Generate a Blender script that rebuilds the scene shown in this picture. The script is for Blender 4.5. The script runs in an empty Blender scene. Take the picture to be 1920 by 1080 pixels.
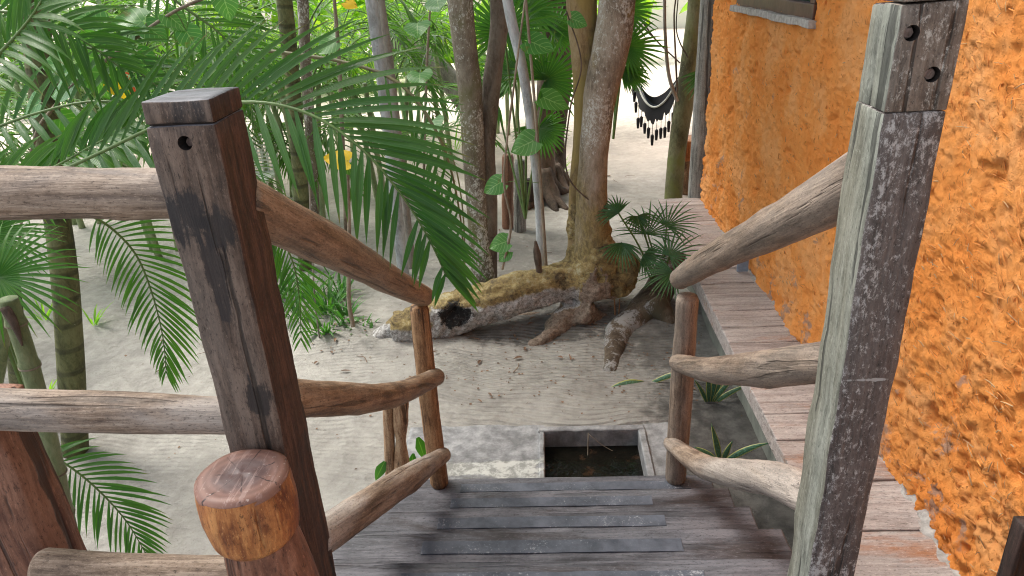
import bpy, bmesh, math, random
import numpy as np
from mathutils import Vector, Matrix, Quaternion
R = math.radians
S = bpy.context.scene
COL = S.collection

# ------------------------------------------------------------------ camera
FPX = 1331.0
dn = np.array([160., -2960., 1331.]); Zc = -dn/np.linalg.norm(dn)
yv = np.array([50., 600., 1331.]); yv -= Zc*(yv@Zc); Yc = yv/np.linalg.norm(yv)
Xc = np.cross(Yc, Zc)
if Xc[0] < 0: Xc = -Xc
MW = np.array([Xc, Yc, Zc])
CAM = np.array([0., 0., 2.45])
cam = bpy.data.cameras.new('camera'); co = bpy.data.objects.new('camera', cam); COL.objects.link(co)
cam.sensor_width = 36.0; cam.lens = 36.0*FPX/1920.0; cam.clip_end = 3000; cam.clip_start = 0.02
rt = MW[:, 0]; up = MW[:, 1]; fw = MW[:, 2]
m = Matrix(((rt[0], up[0], -fw[0], CAM[0]), (rt[1], up[1], -fw[1], CAM[1]), (rt[2], up[2], -fw[2], CAM[2]), (0, 0, 0, 1)))
co.matrix_world = m
S.camera = co
# ------------------------------------------------------------------ light
SUN_EL, SUN_AZ = R(56), R(-62)          # azimuth clockwise from +Y
W = bpy.data.worlds.new('World'); S.world = W; W.use_nodes = True
wn = W.node_tree.nodes; wl = W.node_tree.links
bg = wn.get('Background') or wn.new('ShaderNodeBackground')
sky = wn.new('ShaderNodeTexSky'); sky.sky_type = 'NISHITA'; sky.sun_disc = False
sky.sun_elevation = SUN_EL; sky.sun_rotation = SUN_AZ; sky.dust_density = 3.0; sky.air_density = 1.0; sky.ozone_density = 1.0
hs = wn.new('ShaderNodeHueSaturation'); hs.inputs['Saturation'].default_value = 0.35
wl.new(sky.outputs[0], hs.inputs['Color']); wl.new(hs.outputs[0], bg.inputs['Color'])
bg.inputs['Strength'].default_value = 0.13
sl = bpy.data.lights.new('sun', 'SUN'); sl.energy = 2.0; sl.angle = R(22); sl.color = (1, .95, .87)
so = bpy.data.objects.new('sun', sl); COL.objects.link(so)
sd = Vector((math.sin(SUN_AZ)*math.cos(SUN_EL), math.cos(SUN_AZ)*math.cos(SUN_EL), math.sin(SUN_EL)))
so.rotation_euler = sd.to_track_quat('Z', 'Y').to_euler(); so.location = (5, 0, 12)
S.view_settings.view_transform = 'Standard'; S.view_settings.look = 'None'
S.view_settings.exposure = 1.17; S.view_settings.gamma = 1.0
S.cycles.use_denoising = True; S.cycles.pixel_filter_type = 'BLACKMAN_HARRIS'; S.cycles.filter_width = 1.1; S.cycles.denoising_prefilter = 'ACCURATE'
S.cycles.max_bounces = 8; S.cycles.transparent_max_bounces = 8

# ------------------------------------------------------------------ pixel -> point
def ray(px, py): return MW @ np.array([px-960., 540.-py, FPX])
def aY(px, py, Y): r = ray(px, py); return CAM + r*(Y/r[1])
def aZ(px, py, z): r = ray(px, py); return CAM + r*((z-CAM[2])/r[2])
def aX(px, py, x): r = ray(px, py); return CAM + r*(x/r[0])
def V(p): return Vector((float(p[0]), float(p[1]), float(p[2])))

# ------------------------------------------------------------------ noise
def _h(ix, iy, iz, s):
    n = (ix*374761393 + iy*668265263 + iz*2147483647 + s*1274126177) & 0xffffffff
    n = ((n ^ (n >> 13))*1274126177) & 0xffffffff
    n = ((n ^ (n >> 16))*2246822519) & 0xffffffff
    return ((n ^ (n >> 15)) & 0xffffff)/float(0xffffff)
def vn(P, s=0):
    P = np.asarray(P, float); I = np.floor(P).astype(np.int64); f = P-I; f = f*f*(3-2*f)
    r = 0
    for a in (0, 1):
        wx = f[..., 0] if a else 1-f[..., 0]
        for b in (0, 1):
            wy = f[..., 1] if b else 1-f[..., 1]
            for c in (0, 1):
                wz = f[..., 2] if c else 1-f[..., 2]
                r = r + wx*wy*wz*_h(I[..., 0]+a, I[..., 1]+b, I[..., 2]+c, s)
    return r*2-1
def fbm(P, o=4, s=0, g=.5):
    r = 0; a = 1.
    for i in range(o):
        r = r + a*vn(P, s+i); P = np.asarray(P)*2.03+7.1; a *= g
    return r

# ------------------------------------------------------------------ materials
def nmat(name):
    m = bpy.data.materials.new(name); m.use_nodes = True
    nt = m.node_tree; b = nt.nodes['Principled BSDF']
    return m, nt, nt.nodes, nt.links, b
def ramp(N, L, src, stops, interp='LINEAR'):
    r = N.new('ShaderNodeValToRGB'); e = r.color_ramp.elements
    r.color_ramp.interpolation = interp
    while len(e) > 1: e.remove(e[0])
    e[0].position = stops[0][0]; e[0].color = (*stops[0][1], 1)
    for p, c in stops[1:]:
        x = e.new(p); x.color = (*c, 1)
    L.new(src, r.inputs[0]); return r.outputs[0]
def noise(N, L, co, sc, det=5, rough=.6, dist=0, mscale=None, loc=None):
    if mscale or loc:
        mp = N.new('ShaderNodeMapping'); L.new(co, mp.inputs[0])
        if mscale: mp.inputs['Scale'].default_value = mscale
        if loc: mp.inputs['Location'].default_value = loc
        co = mp.outputs[0]
    n = N.new('ShaderNodeTexNoise'); L.new(co, n.inputs['Vector'])
    n.inputs['Scale'].default_value = sc; n.inputs['Detail'].default_value = det
    n.inputs['Roughness'].default_value = rough; n.inputs['Distortion'].default_value = dist
    return n.outputs[0]
def mix(N, L, fac, a, b, mode='MIX'):
    x = N.new('ShaderNodeMix'); x.data_type = 'RGBA'; x.blend_type = mode
    for s, v in ((0, fac), (6, a), (7, b)):
        if hasattr(v, 'links') or hasattr(v, 'is_output'): L.new(v, x.inputs[s])
        else: x.inputs[s].default_value = v if s == 0 else (*v, 1)
    return x.outputs[2]
def mth(N, L, op, a, b=None, clamp=False):
    x = N.new('ShaderNodeMath'); x.operation = op; x.use_clamp = clamp
    for i, v in enumerate((a, b)):
        if v is None: continue
        if hasattr(v, 'is_output'): L.new(v, x.inputs[i])
        else: x.inputs[i].default_value = v
    return x.outputs[0]
def mrange(N, L, v, a, b, c=0., d=1.):
    x = N.new('ShaderNodeMapRange'); L.new(v, x.inputs[0])
    for i, q in enumerate((a, b, c, d)): x.inputs[i+1].default_value = q
    x.interpolation_type = 'SMOOTHSTEP'
    return x.outputs[0]
def bump(N, L, b, h, dist=.01, st=1., prev=None):
    x = N.new('ShaderNodeBump'); x.inputs['Distance'].default_value = dist; x.inputs['Strength'].default_value = st
    L.new(h, x.inputs['Height'])
    if prev is not None: L.new(prev, x.inputs['Normal'])
    L.new(x.outputs[0], b.inputs['Normal']); return x.outputs[0]
def ocoord(N, L, rnd=True):
    t = N.new('ShaderNodeTexCoord')
    if not rnd: return t.outputs['Object']
    oi = N.new('ShaderNodeObjectInfo'); a = N.new('ShaderNodeVectorMath'); a.operation = 'ADD'
    mm = mth(N, L, 'MULTIPLY', oi.outputs['Random'], 37.)
    L.new(t.outputs['Object'], a.inputs[0]); L.new(mm, a.inputs[1]); return a.outputs[0]

def wood(name, dark, mid, light, grey=None, greyamt=.5, stain=None, stain_at=.62, rough=.7, spec=None, spec_th=.62, axis=2, sc=1., blots=(), crk=.8):
    """grain runs along local axis; grey = weathered patches; spec = pale flecks."""
    m, nt, N, L, b = nmat(name)
    co = ocoord(N, L)
    k = [1., 1., 1.]; k[axis] = .07; kb = [1., 1., 1.]; kb[axis] = .22
    g = noise(N, L, co, 55*sc, 6, .65, .6, k)
    g2 = noise(N, L, co, 12*sc, 5, .6, 1.2, kb)
    big = noise(N, L, co, 4*sc, 4, .6, .8, kb, (3, 5, 1))
    kf = [1., 1., 1.]; kf[axis] = .05
    gf = noise(N, L, co, 190*sc, 3, .6, .2, kf, (2, 6, 6))
    blot = noise(N, L, co, 17*sc, 6, .75, .4, [1., 1., 1.], (6, 2, 2))
    s = mth(N, L, 'ADD', mth(N, L, 'ADD', mth(N, L, 'MULTIPLY', g, .38), mth(N, L, 'MULTIPLY', g2, .27)), mth(N, L, 'ADD', mth(N, L, 'MULTIPLY', gf, .15), mth(N, L, 'MULTIPLY', blot, .20)))
    c = ramp(N, L, s, [(.42, dark), (.495, mid), (.565, light)])
    if grey:
        f = mth(N, L, 'MULTIPLY', mrange(N, L, big, .40, .62), greyamt)
        c = mix(N, L, f, c, mix(N, L, mrange(N, L, g, .3, .7), tuple(x*.6 for x in grey), grey))
    if stain:
        st = noise(N, L, co, 6*sc, 6, .7, .5, kb, (9, 2, 4))
        c = mix(N, L, mrange(N, L, st, stain_at-.06, stain_at+.08), c, stain)
    kg = [1., 1., 1.]; kg[axis] = .35
    grit = noise(N, L, co, 230*sc, 5, .85, 0, kg, (8, 8, 2))
    c = mix(N, L, mrange(N, L, grit, .46, .36, 0, .8), c, tuple(x*.35 for x in dark))
    c = mix(N, L, mrange(N, L, grit, .56, .66, 0, .6), c, tuple(min(.8, x*1.45+.02) for x in light))
    if blots:
        raw = N.new('ShaderNodeTexCoord').outputs['Object']; sb = N.new('ShaderNodeSeparateXYZ'); L.new(raw, sb.inputs[0])
        for (bx_, bz_, rx_, rz_, bc_) in blots:
            dx = mth(N, L, 'DIVIDE', mth(N, L, 'SUBTRACT', sb.outputs[0], bx_), rx_); dz = mth(N, L, 'DIVIDE', mth(N, L, 'SUBTRACT', sb.outputs[2], bz_), rz_)
            d_ = mth(N, L, 'ADD', mth(N, L, 'ADD', mth(N, L, 'MULTIPLY', dx, dx), mth(N, L, 'MULTIPLY', dz, dz)), mth(N, L, 'MULTIPLY', mth(N, L, 'SUBTRACT', big, .5), 3.5))
            d_ = mth(N, L, 'ADD', d_, mth(N, L, 'MULTIPLY', mth(N, L, 'SUBTRACT', g, .5), 4.))
            d_ = mth(N, L, 'ADD', d_, mth(N, L, 'MULTIPLY', mth(N, L, 'SUBTRACT', blot, .5), 3.5))
            c = mix(N, L, mrange(N, L, d_, .5, 1.1, .85, 0), c, bc_)
    kc = [1., 1., 1.]; kc[axis] = .035
    cr = noise(N, L, co, 38*sc, 3, .5, .3, kc, (1, 8, 3))
    crm = mrange(N, L, cr, .345, .40, 1, 0)
    c = mix(N, L, mth(N, L, 'MULTIPLY', crm, crk), c, tuple(x*.25 for x in dark))
    if spec:
        ks = [1., 1., 1.]; ks[axis] = .6
        sp = noise(N, L, co, 85*sc, 8, .85, .2, ks)
        area = noise(N, L, co, 5*sc, 4, .6, .6, kb, (4, 4, 7))
        f = mrange(N, L, mth(N, L, 'ADD', mth(N, L, 'MULTIPLY', sp, .7), mth(N, L, 'MULTIPLY', area, .3)), spec_th-.02, spec_th+.05)
        c = mix(N, L, f, c, spec)
    L.new(c, b.inputs['Base Color'])
    L.new(mrange(N, L, g2, .3, .7, rough-.12, rough+.12), b.inputs['Roughness'])
    h = mth(N, L, 'SUBTRACT', mth(N, L, 'ADD', mth(N, L, 'MULTIPLY', g, .8), mth(N, L, 'ADD', g2, mth(N, L, 'MULTIPLY', gf, .4))), mth(N, L, 'MULTIPLY', crm, 1.2))
    bump(N, L, b, h, .004, .9)
    return m
def bark(name, c1, c2, c3, lichen=None, lth=.58, lsc=26, moss=None, mth_=.55, rough=.85, ringz=None, low=None):
    m, nt, N, L, b = nmat(name)
    co = ocoord(N, L)
    g = noise(N, L, co, 42, 8, .82, .5, (1, 1, .45))
    g2 = noise(N, L, co, 5, 5, .6, .6, (1, 1, .45))
    c = ramp(N, L, mth(N, L, 'ADD', mth(N, L, 'MULTIPLY', g, .45), mth(N, L, 'MULTIPLY', g2, .55)), [(.41, c1), (.5, c2), (.585, c3)])
    if moss:
        mo = noise(N, L, co, 3.2, 5, .65, .4, (1, 1, .5), (7, 1, 2))
        c = mix(N, L, mrange(N, L, mo, mth_-.08, mth_+.1), c, moss)
    if low:
        sz = N.new('ShaderNodeSeparateXYZ'); tc = N.new('ShaderNodeTexCoord'); L.new(tc.outputs['Object'], sz.inputs[0])
        f = mrange(N, L, mth(N, L, 'ADD', sz.outputs[2], mth(N, L, 'MULTIPLY', mth(N, L, 'SUBTRACT', g2, .5), 2.)), low[1], low[2], .85, 0)
        c = mix(N, L, f, c, ramp(N, L, g, [(.42, tuple(x*.45 for x in low[0])), (.58, low[0])]))
    h = mth(N, L, 'ADD', g, g2)
    if ringz:
        w = N.new('ShaderNodeTexWave'); w.bands_direction = 'Z'; w.inputs['Scale'].default_value = ringz
        w.inputs['Distortion'].default_value = 1.2; w.inputs['Detail'].default_value = 2; L.new(co, w.inputs[0])
        wm = mrange(N, L, w.outputs[1], .0, .18, 1, 0)
        c = mix(N, L, mth(N, L, 'MULTIPLY', wm, .55), c, tuple(x*.45 for x in c1))
        h = mth(N, L, 'SUBTRACT', h, mth(N, L, 'MULTIPLY', wm, .6))
    if lichen:
        li = noise(N, L, co, lsc*1.5, 7, .85, .3, (1, 1, .7), (2, 9, 5))
        la = noise(N, L, co, 3.4, 3, .5, .3, (1, 1, .6), (5, 5, 5))
        f = mrange(N, L, mth(N, L, 'ADD', mth(N, L, 'MULTIPLY', li, .65), mth(N, L, 'MULTIPLY', la, .35)), lth-.028, lth+.01)
        c = mix(N, L, f, c, lichen)
    L.new(c, b.inputs['Base Color']); b.inputs['Roughness'].default_value = rough
    bump(N, L, b, h, .016, 1.)
    return m
def leafmat(name, base, tip, under=None, trans=.35, rough=.38, vein=(.2, .34, .1), mode='palm', spots=0., hue=.25):
    """'leaf' attribute = (along, across -1..1, random)"""
    m, nt, N, L, b = nmat(name)
    at = N.new('ShaderNodeAttribute'); at.attribute_name = 'leaf'
    sp = N.new('ShaderNodeSeparateXYZ'); L.new(at.outputs['Vector'], sp.inputs[0])
    u, v, r = sp.outputs
    c = mix(N, L, mth(N, L, 'POWER', u, 1.6), base, tip)
    c = mix(N, L, mth(N, L, 'MULTIPLY', r, hue*1.6), c, (base[0]*1.9+.01, base[1]*1.35, base[2]*.7))
    av = mth(N, L, 'ABSOLUTE', v)
    if mode == 'palm':
        c = mix(N, L, mth(N, L, 'MULTIPLY', mrange(N, L, mth(N, L, 'ADD', u, mth(N, L, 'MULTIPLY', r, .14)), .98, 1.08), .8), c, (.22, .14, .05))
        c = mix(N, L, mrange(N, L, av, .0, .16, .55, 0), c, vein)
        w = mth(N, L, 'SINE', mth(N, L, 'MULTIPLY', v, 26.))
        bump(N, L, b, w, .0008, .5)
    elif mode == 'heart':
        c = mix(N, L, mrange(N, L, av, .0, .06, .8, 0), c, vein)
        w = mth(N, L, 'SINE', mth(N, L, 'ADD', mth(N, L, 'MULTIPLY', u, 34.), mth(N, L, 'MULTIPLY', av, -14.)))
        f = mrange(N, L, w, .86, 1., 0, .65)
        c = mix(N, L, f, c, vein); bump(N, L, b, f, .002, -.6)
    elif mode == 'snake':
        w = noise(N, L, at.outputs['Vector'], 3., 3, .6, 0, (6, .6, 0))
        c = mix(N, L, mrange(N, L, w, .5, .6), c, tuple(x*1.9 for x in base))
        c = mix(N, L, mrange(N, L, av, .72, .8), c, (.42, .42, .12))
    if spots:
        n = noise(N, L, ocoord(N, L), 14, 4, .6)
        c = mix(N, L, mrange(N, L, n, .62, .7, 0, spots), c, (.18, .09, .03))
    L.new(c, b.inputs['Base Color']); b.inputs['Roughness'].default_value = rough
    tr = N.new('ShaderNodeBsdfTranslucent')
    L.new(mix(N, L, 1., c, (1.5, 1.9, .5), 'MULTIPLY'), tr.inputs[0])
    ms = N.new('ShaderNodeMixShader'); ms.inputs[0].default_value = trans
    L.new(b.outputs[0], ms.inputs[1]); L.new(tr.outputs[0], ms.inputs[2])
    L.new(ms.outputs[0], N['Material Output'].inputs['Surface'])
    return m
def plain(name, col, rough=.6, metal=0., var=.25, sc=20, bd=.003, spec=.5):
    m, nt, N, L, b = nmat(name)
    co = ocoord(N, L); g = noise(N, L, co, sc, 5, .65)
    L.new(ramp(N, L, g, [(.3, tuple(x*(1-var) for x in col)), (.7, tuple(min(1, x*(1+var)) for x in col))]), b.inputs['Base Color'])
    b.inputs['Roughness'].default_value = rough; b.inputs['Metallic'].default_value = metal
    b.inputs['Specular IOR Level'].default_value = spec
    bump(N, L, b, g, bd, .8); return m

M = {}
M['rail'] = wood('weathered rail wood', (.10, .062, .042), (.235, .165, .115), (.38, .29, .22), grey=(.47, .42, .38), greyamt=.75, stain=(.11, .07, .045), stain_at=.68, crk=.4)
M['rail_warm'] = wood('warm rail wood', (.095, .052, .027), (.235, .14, .075), (.37, .25, .155), grey=(.33, .265, .215), greyamt=.5, stain=(.06, .032, .02), stain_at=.64, crk=.5)
M['rail_grey'] = wood('grey brown rail wood', (.085, .057, .04), (.185, .13, .092), (.29, .215, .16), grey=(.30, .255, .22), greyamt=.5, stain=(.085, .055, .038), stain_at=.68, crk=.4)
M['post_front'] = wood('stained square post wood', (.04, .024, .017), (.10, .063, .045), (.18, .125, .095), grey=(.22, .18, .155), greyamt=.55, stain=(.02, .017, .019), stain_at=.55, spec=(.40, .36, .32), spec_th=.60, blots=((.028, 1.08, .045, .05, (.012, .012, .016)), (.075, 1.06, .03, .04, (.014, .012, .014)), (.06, .97, .03, .08, (.02, .016, .018)), (.085, .72, .03, .05, (.018, .015, .016)), (.05, .52, .04, .04, (.02, .016, .016))))
M['post_side'] = wood('dark brown post wood', (.022, .011, .008), (.055, .026, .017), (.11, .055, .035), stain=(.022, .012, .009), stain_at=.56)
M['baluster'] = wood('rust brown round post wood', (.10, .045, .02), (.26, .135, .06), (.39, .23, .12), stain=(.07, .03, .02), stain_at=.64)
M['dark_face'] = wood('charcoal post wood with pale flecks', (.03, .022, .02), (.065, .045, .04), (.12, .09, .08), grey=(.16, .14, .13), greyamt=.6, spec=(.40, .38, .37), spec_th=.528, sc=.9, blots=((.05, .715, .05, .0035, (.36, .35, .34)),))
M['brown_face'] = wood('upper post wood with pale flecks', (.045, .032, .025), (.12, .09, .07), (.20, .16, .13), grey=(.27, .24, .21), greyamt=.7, spec=(.45, .42, .38), spec_th=.53, sc=.9)
M['green_face'] = wood('grey green post wood', (.09, .095, .08), (.175, .185, .16), (.25, .26, .23), grey=(.14, .12, .075), greyamt=.5)
M['tread'] = wood('weathered stair plank', (.034, .032, .038), (.080, .078, .09), (.14, .135, .15), grey=(.165, .165, .185), greyamt=.7, stain=(.045, .036, .037), stain_at=.58, axis=0, rough=.55, crk=.35, sc=.7)
M['deck'] = wood('pinkish walkway plank', (.29, .24, .22), (.42, .36, .335), (.53, .47, .44), grey=(.50, .46, .44), greyamt=.6, stain=(.36, .17, .09), stain_at=.60, axis=0, crk=.2, sc=.6)
M['log_side'] = wood('orange varnished log', (.20, .06, .018), (.42, .155, .045), (.60, .27, .09), stain=(.13, .032, .012), stain_at=.55, rough=.45, sc=.7, crk=0.)
M['red_log'] = wood('reddish brown thick post', (.12, .045, .025), (.23, .10, .058), (.33, .16, .10), stain=(.10, .04, .03), stain_at=.62, rough=.5, sc=.6)
M['grey_log'] = wood('grey weathered column', (.12, .115, .11), (.26, .255, .245), (.38, .375, .36), grey=(.17, .15, .11), greyamt=.4)
M['stub'] = wood('pale split stub wood', (.14, .07, .03), (.34, .20, .11), (.50, .34, .21), stain=(.08, .04, .02), stain_at=.64)

def cutface():
    m, nt, N, L, b = nmat('sawn log end')
    co = ocoord(N, L, False)
    w = N.new('ShaderNodeTexWave'); w.wave_type = 'RINGS'; w.rings_direction = 'Z'
    w.inputs['Scale'].default_value = 22; w.inputs['Distortion'].default_value = 3; w.inputs['Detail'].default_value = 3; L.new(co, w.inputs[0])
    gr = N.new('ShaderNodeVectorMath'); gr.operation = 'LENGTH'; L.new(co, gr.inputs[0])
    nz = noise(N, L, co, 26, 6, .7, .3)
    rr = mth(N, L, 'ADD', gr.outputs[1], mth(N, L, 'MULTIPLY', mth(N, L, 'SUBTRACT', nz, .5), .05))
    c = ramp(N, L, mth(N, L, 'MULTIPLY', rr, 10.), [(.0, (.13, .085, .08)), (.38, (.12, .075, .07)), (.52, (.22, .12, .095)), (.78, (.27, .14, .10)), (.90, (.24, .12, .09)), (.97, (.48, .33, .25))])
    c = mix(N, L, mth(N, L, 'MULTIPLY', w.outputs[1], .35), c, (.10, .045, .035))
    sa = noise(N, L, co, 60, 4, .8, 0, (1, .06, 1)); c = mix(N, L, mrange(N, L, sa, .54, .62, 0, .4), c, (.42, .29, .25))
    ra = N.new('ShaderNodeTexGradient'); ra.gradient_type = 'RADIAL'; L.new(co, ra.inputs[0]); rc = mth(N, L, 'SINE', mth(N, L, 'ADD', mth(N, L, 'MULTIPLY', ra.outputs[1], 43.98), mth(N, L, 'MULTIPLY', nz, 1.6)))
    c = mix(N, L, mth(N, L, 'MULTIPLY', mrange(N, L, rc, .965, .995), mrange(N, L, nz, .45, .55)), c, (.04, .02, .018))
    c = mix(N, L, mrange(N, L, noise(N, L, co, 120, 4, .7), .62, .7, 0, .55), c, (.6, .5, .45))
    L.new(c, b.inputs['Base Color']); b.inputs['Roughness'].default_value = .5
    bump(N, L, b, nz, .002, .7); return m
M['cut'] = cutface()

def grip():
    m, nt, N, L, b = nmat('worn grey blue grip strip')
    co = ocoord(N, L)
    n1 = noise(N, L, co, 9, 6, .7); n2 = noise(N, L, co, 90, 4, .8); n3 = noise(N, L, co, 3, 3, .6)
    c = ramp(N, L, n1, [(.35, (.045, .052, .068)), (.65, (.11, .12, .15))])
    f = mrange(N, L, mth(N, L, 'ADD', mth(N, L, 'MULTIPLY', n2, .6), mth(N, L, 'MULTIPLY', n3, .4)), .55, .66)
    c = mix(N, L, f, c, (.33, .34, .36)); L.new(c, b.inputs['Base Color'])
    b.inputs['Roughness'].default_value = .5; bump(N, L, b, n2, .0015, .8); return m
M['grip'] = grip()

def orange():
    m, nt, N, L, b = nmat('orange straw and mud plaster')
    co = ocoord(N, L, False)
    n1 = noise(N, L, co, 3, 5, .6); n2 = noise(N, L, co, 40, 8, .8, .4); n3 = noise(N, L, co, 85, 5, .75, .8, (1, .35, 1))
    n4 = noise(N, L, co, 70, 5, .7, .8, (1, 1, .3), (3, 3, 3))
    c = ramp(N, L, n1, [(.38, (.93, .32, .07)), (.5, (.96, .37, .095)), (.62, (.96, .43, .15))])
    c = mix(N, L, mrange(N, L, n2, .56, .64, 0, .35), c, (.66, .19, .03))
    pits = mth(N, L, 'MAXIMUM', mrange(N, L, n3, .61, .68), mrange(N, L, n4, .61, .68))
    c = mix(N, L, mth(N, L, 'MULTIPLY', pits, .6), c, (.30, .10, .02))
    # bare greyish patches low on the wall
    pz = noise(N, L, co, 4.2, 6, .65, .5, None, (5, 1, 2))
    z = N.new('ShaderNodeSeparateXYZ'); L.new(co, z.inputs[0])
    low = mrange(N, L, z.outputs[2], .35, 1.3, .12, 0)
    f = mrange(N, L, mth(N, L, 'ADD', pz, low), .66, .74, 0, .75)
    c = mix(N, L, f, c, (.42, .30, .25))
    L.new(c, b.inputs['Base Color']); b.inputs['Roughness'].default_value = .9
    b.inputs['Specular IOR Level'].default_value = .2
    h = mth(N, L, 'SUBTRACT', mth(N, L, 'ADD', mth(N, L, 'MULTIPLY', n2, 1.), mth(N, L, 'MULTIPLY', mth(N, L, 'ADD', n3, n4), .35)), mth(N, L, 'MULTIPLY', pits, .5))
    bump(N, L, b, h, .02, 1.); return m
M['orange'] = orange()
M['straw'] = plain('orange coated straw', (.74, .26, .06), .8, var=.5, sc=9)
M['straw_bare'] = plain('bare tan straw', (.50, .30, .14), .7, var=.4, sc=9)
M['mortar'] = plain('rough grey mortar', (.36, .34, .32), .95, var=.35, sc=30, bd=.012)
M['concrete_side'] = plain('green grey concrete', (.17, .18, .155), .9, var=.3, sc=9, bd=.006)

def sand():
    m, nt, N, L, b = nmat('raked pale sand')
    co = ocoord(N, L, False)
    sx = N.new('ShaderNodeSeparateXYZ'); L.new(co, sx.inputs[0]); X, Y, Z = sx.outputs
    n1 = noise(N, L, co, .9, 6, .6, .3); n2 = noise(N, L, co, 11, 6, .65); n3 = noise(N, L, co, 160, 3, .7)
    c = ramp(N, L, mth(N, L, 'ADD', mth(N, L, 'MULTIPLY', n1, .6), mth(N, L, 'MULTIPLY', n2, .4)), [(.40, (.29, .275, .25)), (.5, (.38, .362, .33)), (.60, (.47, .45, .41))])
    c = mix(N, L, mrange(N, L, n3, .60, .72, 0, .5), c, (.13, .11, .095)); n5 = noise(N, L, co, 40, 7, .88, 0, None, (2, 2, 2)); c = mix(N, L, mrange(N, L, n5, .56, .68, 0, .5), c, (.15, .13, .115)); c = mix(N, L, mrange(N, L, n5, .46, .36, 0, .3), c, (.52, .49, .46))
    # pinker warmer earth far away from the deck
    c = mix(N, L, mrange(N, L, mth(N, L, 'ADD', Y, mth(N, L, 'MULTIPLY', n1, 3.)), 8., 12.5, 0, .6), c, (.58, .46, .37))
    c = mix(N, L, mrange(N, L, mth(N, L, 'ADD', Y, mth(N, L, 'MULTIPLY', n2, 6.)), 13., 17., 0, .8), c, (.78, .70, .58))  # sunlit brightness of the farthest ground painted into its colour
    # dark damp soil beside the walkway; under the log, dark soil plus painted-in shade
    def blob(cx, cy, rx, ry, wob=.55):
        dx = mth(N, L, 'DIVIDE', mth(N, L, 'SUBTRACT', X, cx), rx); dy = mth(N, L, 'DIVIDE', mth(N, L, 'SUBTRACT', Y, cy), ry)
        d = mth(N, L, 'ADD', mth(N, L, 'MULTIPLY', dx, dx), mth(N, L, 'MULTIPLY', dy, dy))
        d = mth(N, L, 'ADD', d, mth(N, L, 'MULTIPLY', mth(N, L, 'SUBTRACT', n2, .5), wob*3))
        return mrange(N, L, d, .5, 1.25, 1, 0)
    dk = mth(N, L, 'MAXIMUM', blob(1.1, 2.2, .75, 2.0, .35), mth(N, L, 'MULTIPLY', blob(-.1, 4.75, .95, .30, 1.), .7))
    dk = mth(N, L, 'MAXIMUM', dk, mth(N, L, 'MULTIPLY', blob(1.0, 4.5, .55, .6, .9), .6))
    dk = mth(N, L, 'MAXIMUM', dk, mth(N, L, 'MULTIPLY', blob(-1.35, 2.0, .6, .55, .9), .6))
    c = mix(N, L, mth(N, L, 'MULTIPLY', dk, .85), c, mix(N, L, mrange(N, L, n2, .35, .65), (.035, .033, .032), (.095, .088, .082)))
    c = mix(N, L, mrange(N, L, noise(N, L, co, 34, 5, .8, 0, None, (3, 1, 0)), .66, .70, 0, .8), c, (.12, .075, .045))
    L.new(c, b.inputs['Base Color']); b.inputs['Roughness'].default_value = .95; b.inputs['Specular IOR Level'].default_value = .15
    # rake lines: parallel ripples warped by slow noise
    ww = noise(N, L, co, .55, 2, .5)
    u = mth(N, L, 'ADD', mth(N, L, 'MULTIPLY', Y, 150.), mth(N, L, 'ADD', mth(N, L, 'MULTIPLY', X, 22.), mth(N, L, 'MULTIPLY', ww, 120.)))
    rip = mth(N, L, 'SINE', u)
    ra = mrange(N, L, noise(N, L, co, .8, 4, .6, 0, None, (2, 7, 1)), .40, .56)
    cen = blob(.15, 4.0, 1.0, .75, .3); ra2 = mth(N, L, 'MAXIMUM', mth(N, L, 'MULTIPLY', ra, .35), cen)
    h1 = mth(N, L, 'MULTIPLY', mth(N, L, 'MULTIPLY', rip, ra2), .5)
    b1 = bump(N, L, b, mth(N, L, 'ADD', h1, mth(N, L, 'MULTIPLY', n2, 1.4)), .016, 1.)
    bump(N, L, b, noise(N, L, co, 55, 6, .8), .014, .9, b1)
    return m
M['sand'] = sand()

def slabm():
    m, nt, N, L, b = nmat('blue grey concrete slab')
    co = ocoord(N, L, False)
    n1 = noise(N, L, co, 3.5, 6, .65, .5); n2 = noise(N, L, co, 16, 6, .7); n3 = noise(N, L, co, 5, 6, .7, .3, (1, 3.5, 1), (3, 0, 0))
    c = ramp(N, L, mth(N, L, 'ADD', mth(N, L, 'MULTIPLY', n1, .5), mth(N, L, 'MULTIPLY', n2, .5)), [(.41, (.13, .13, .13)), (.5, (.215, .215, .22)), (.59, (.33, .33, .33))])
    sx = N.new('ShaderNodeSeparateXYZ'); L.new(co, sx.inputs[0])
    dx = mth(N, L, 'ABSOLUTE', mth(N, L, 'SUBTRACT', sx.outputs[0], -.34)); dy = mth(N, L, 'ABSOLUTE', mth(N, L, 'SUBTRACT', sx.outputs[1], 3.06))
    d = mth(N, L, 'MAXIMUM', mth(N, L, 'DIVIDE', dx, .34), mth(N, L, 'DIVIDE', dy, .085))
    f = mrange(N, L, mth(N, L, 'ADD', d, mth(N, L, 'MULTIPLY', mth(N, L, 'SUBTRACT', n3, .5), 2.6)), .75, 1.0, 1, 0)
    c = mix(N, L, mth(N, L, 'MULTIPLY', f, .85), c, mix(N, L, mrange(N, L, n2, .42, .58), (.24, .24, .22), (.50, .50, .465)))
    L.new(c, b.inputs['Base Color']); b.inputs['Roughness'].default_value = .75
    bump(N, L, b, mth(N, L, 'ADD', n2, mth(N, L, 'MULTIPLY', f, .6)), .006, .8); return m
M['slab'] = slabm()
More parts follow.
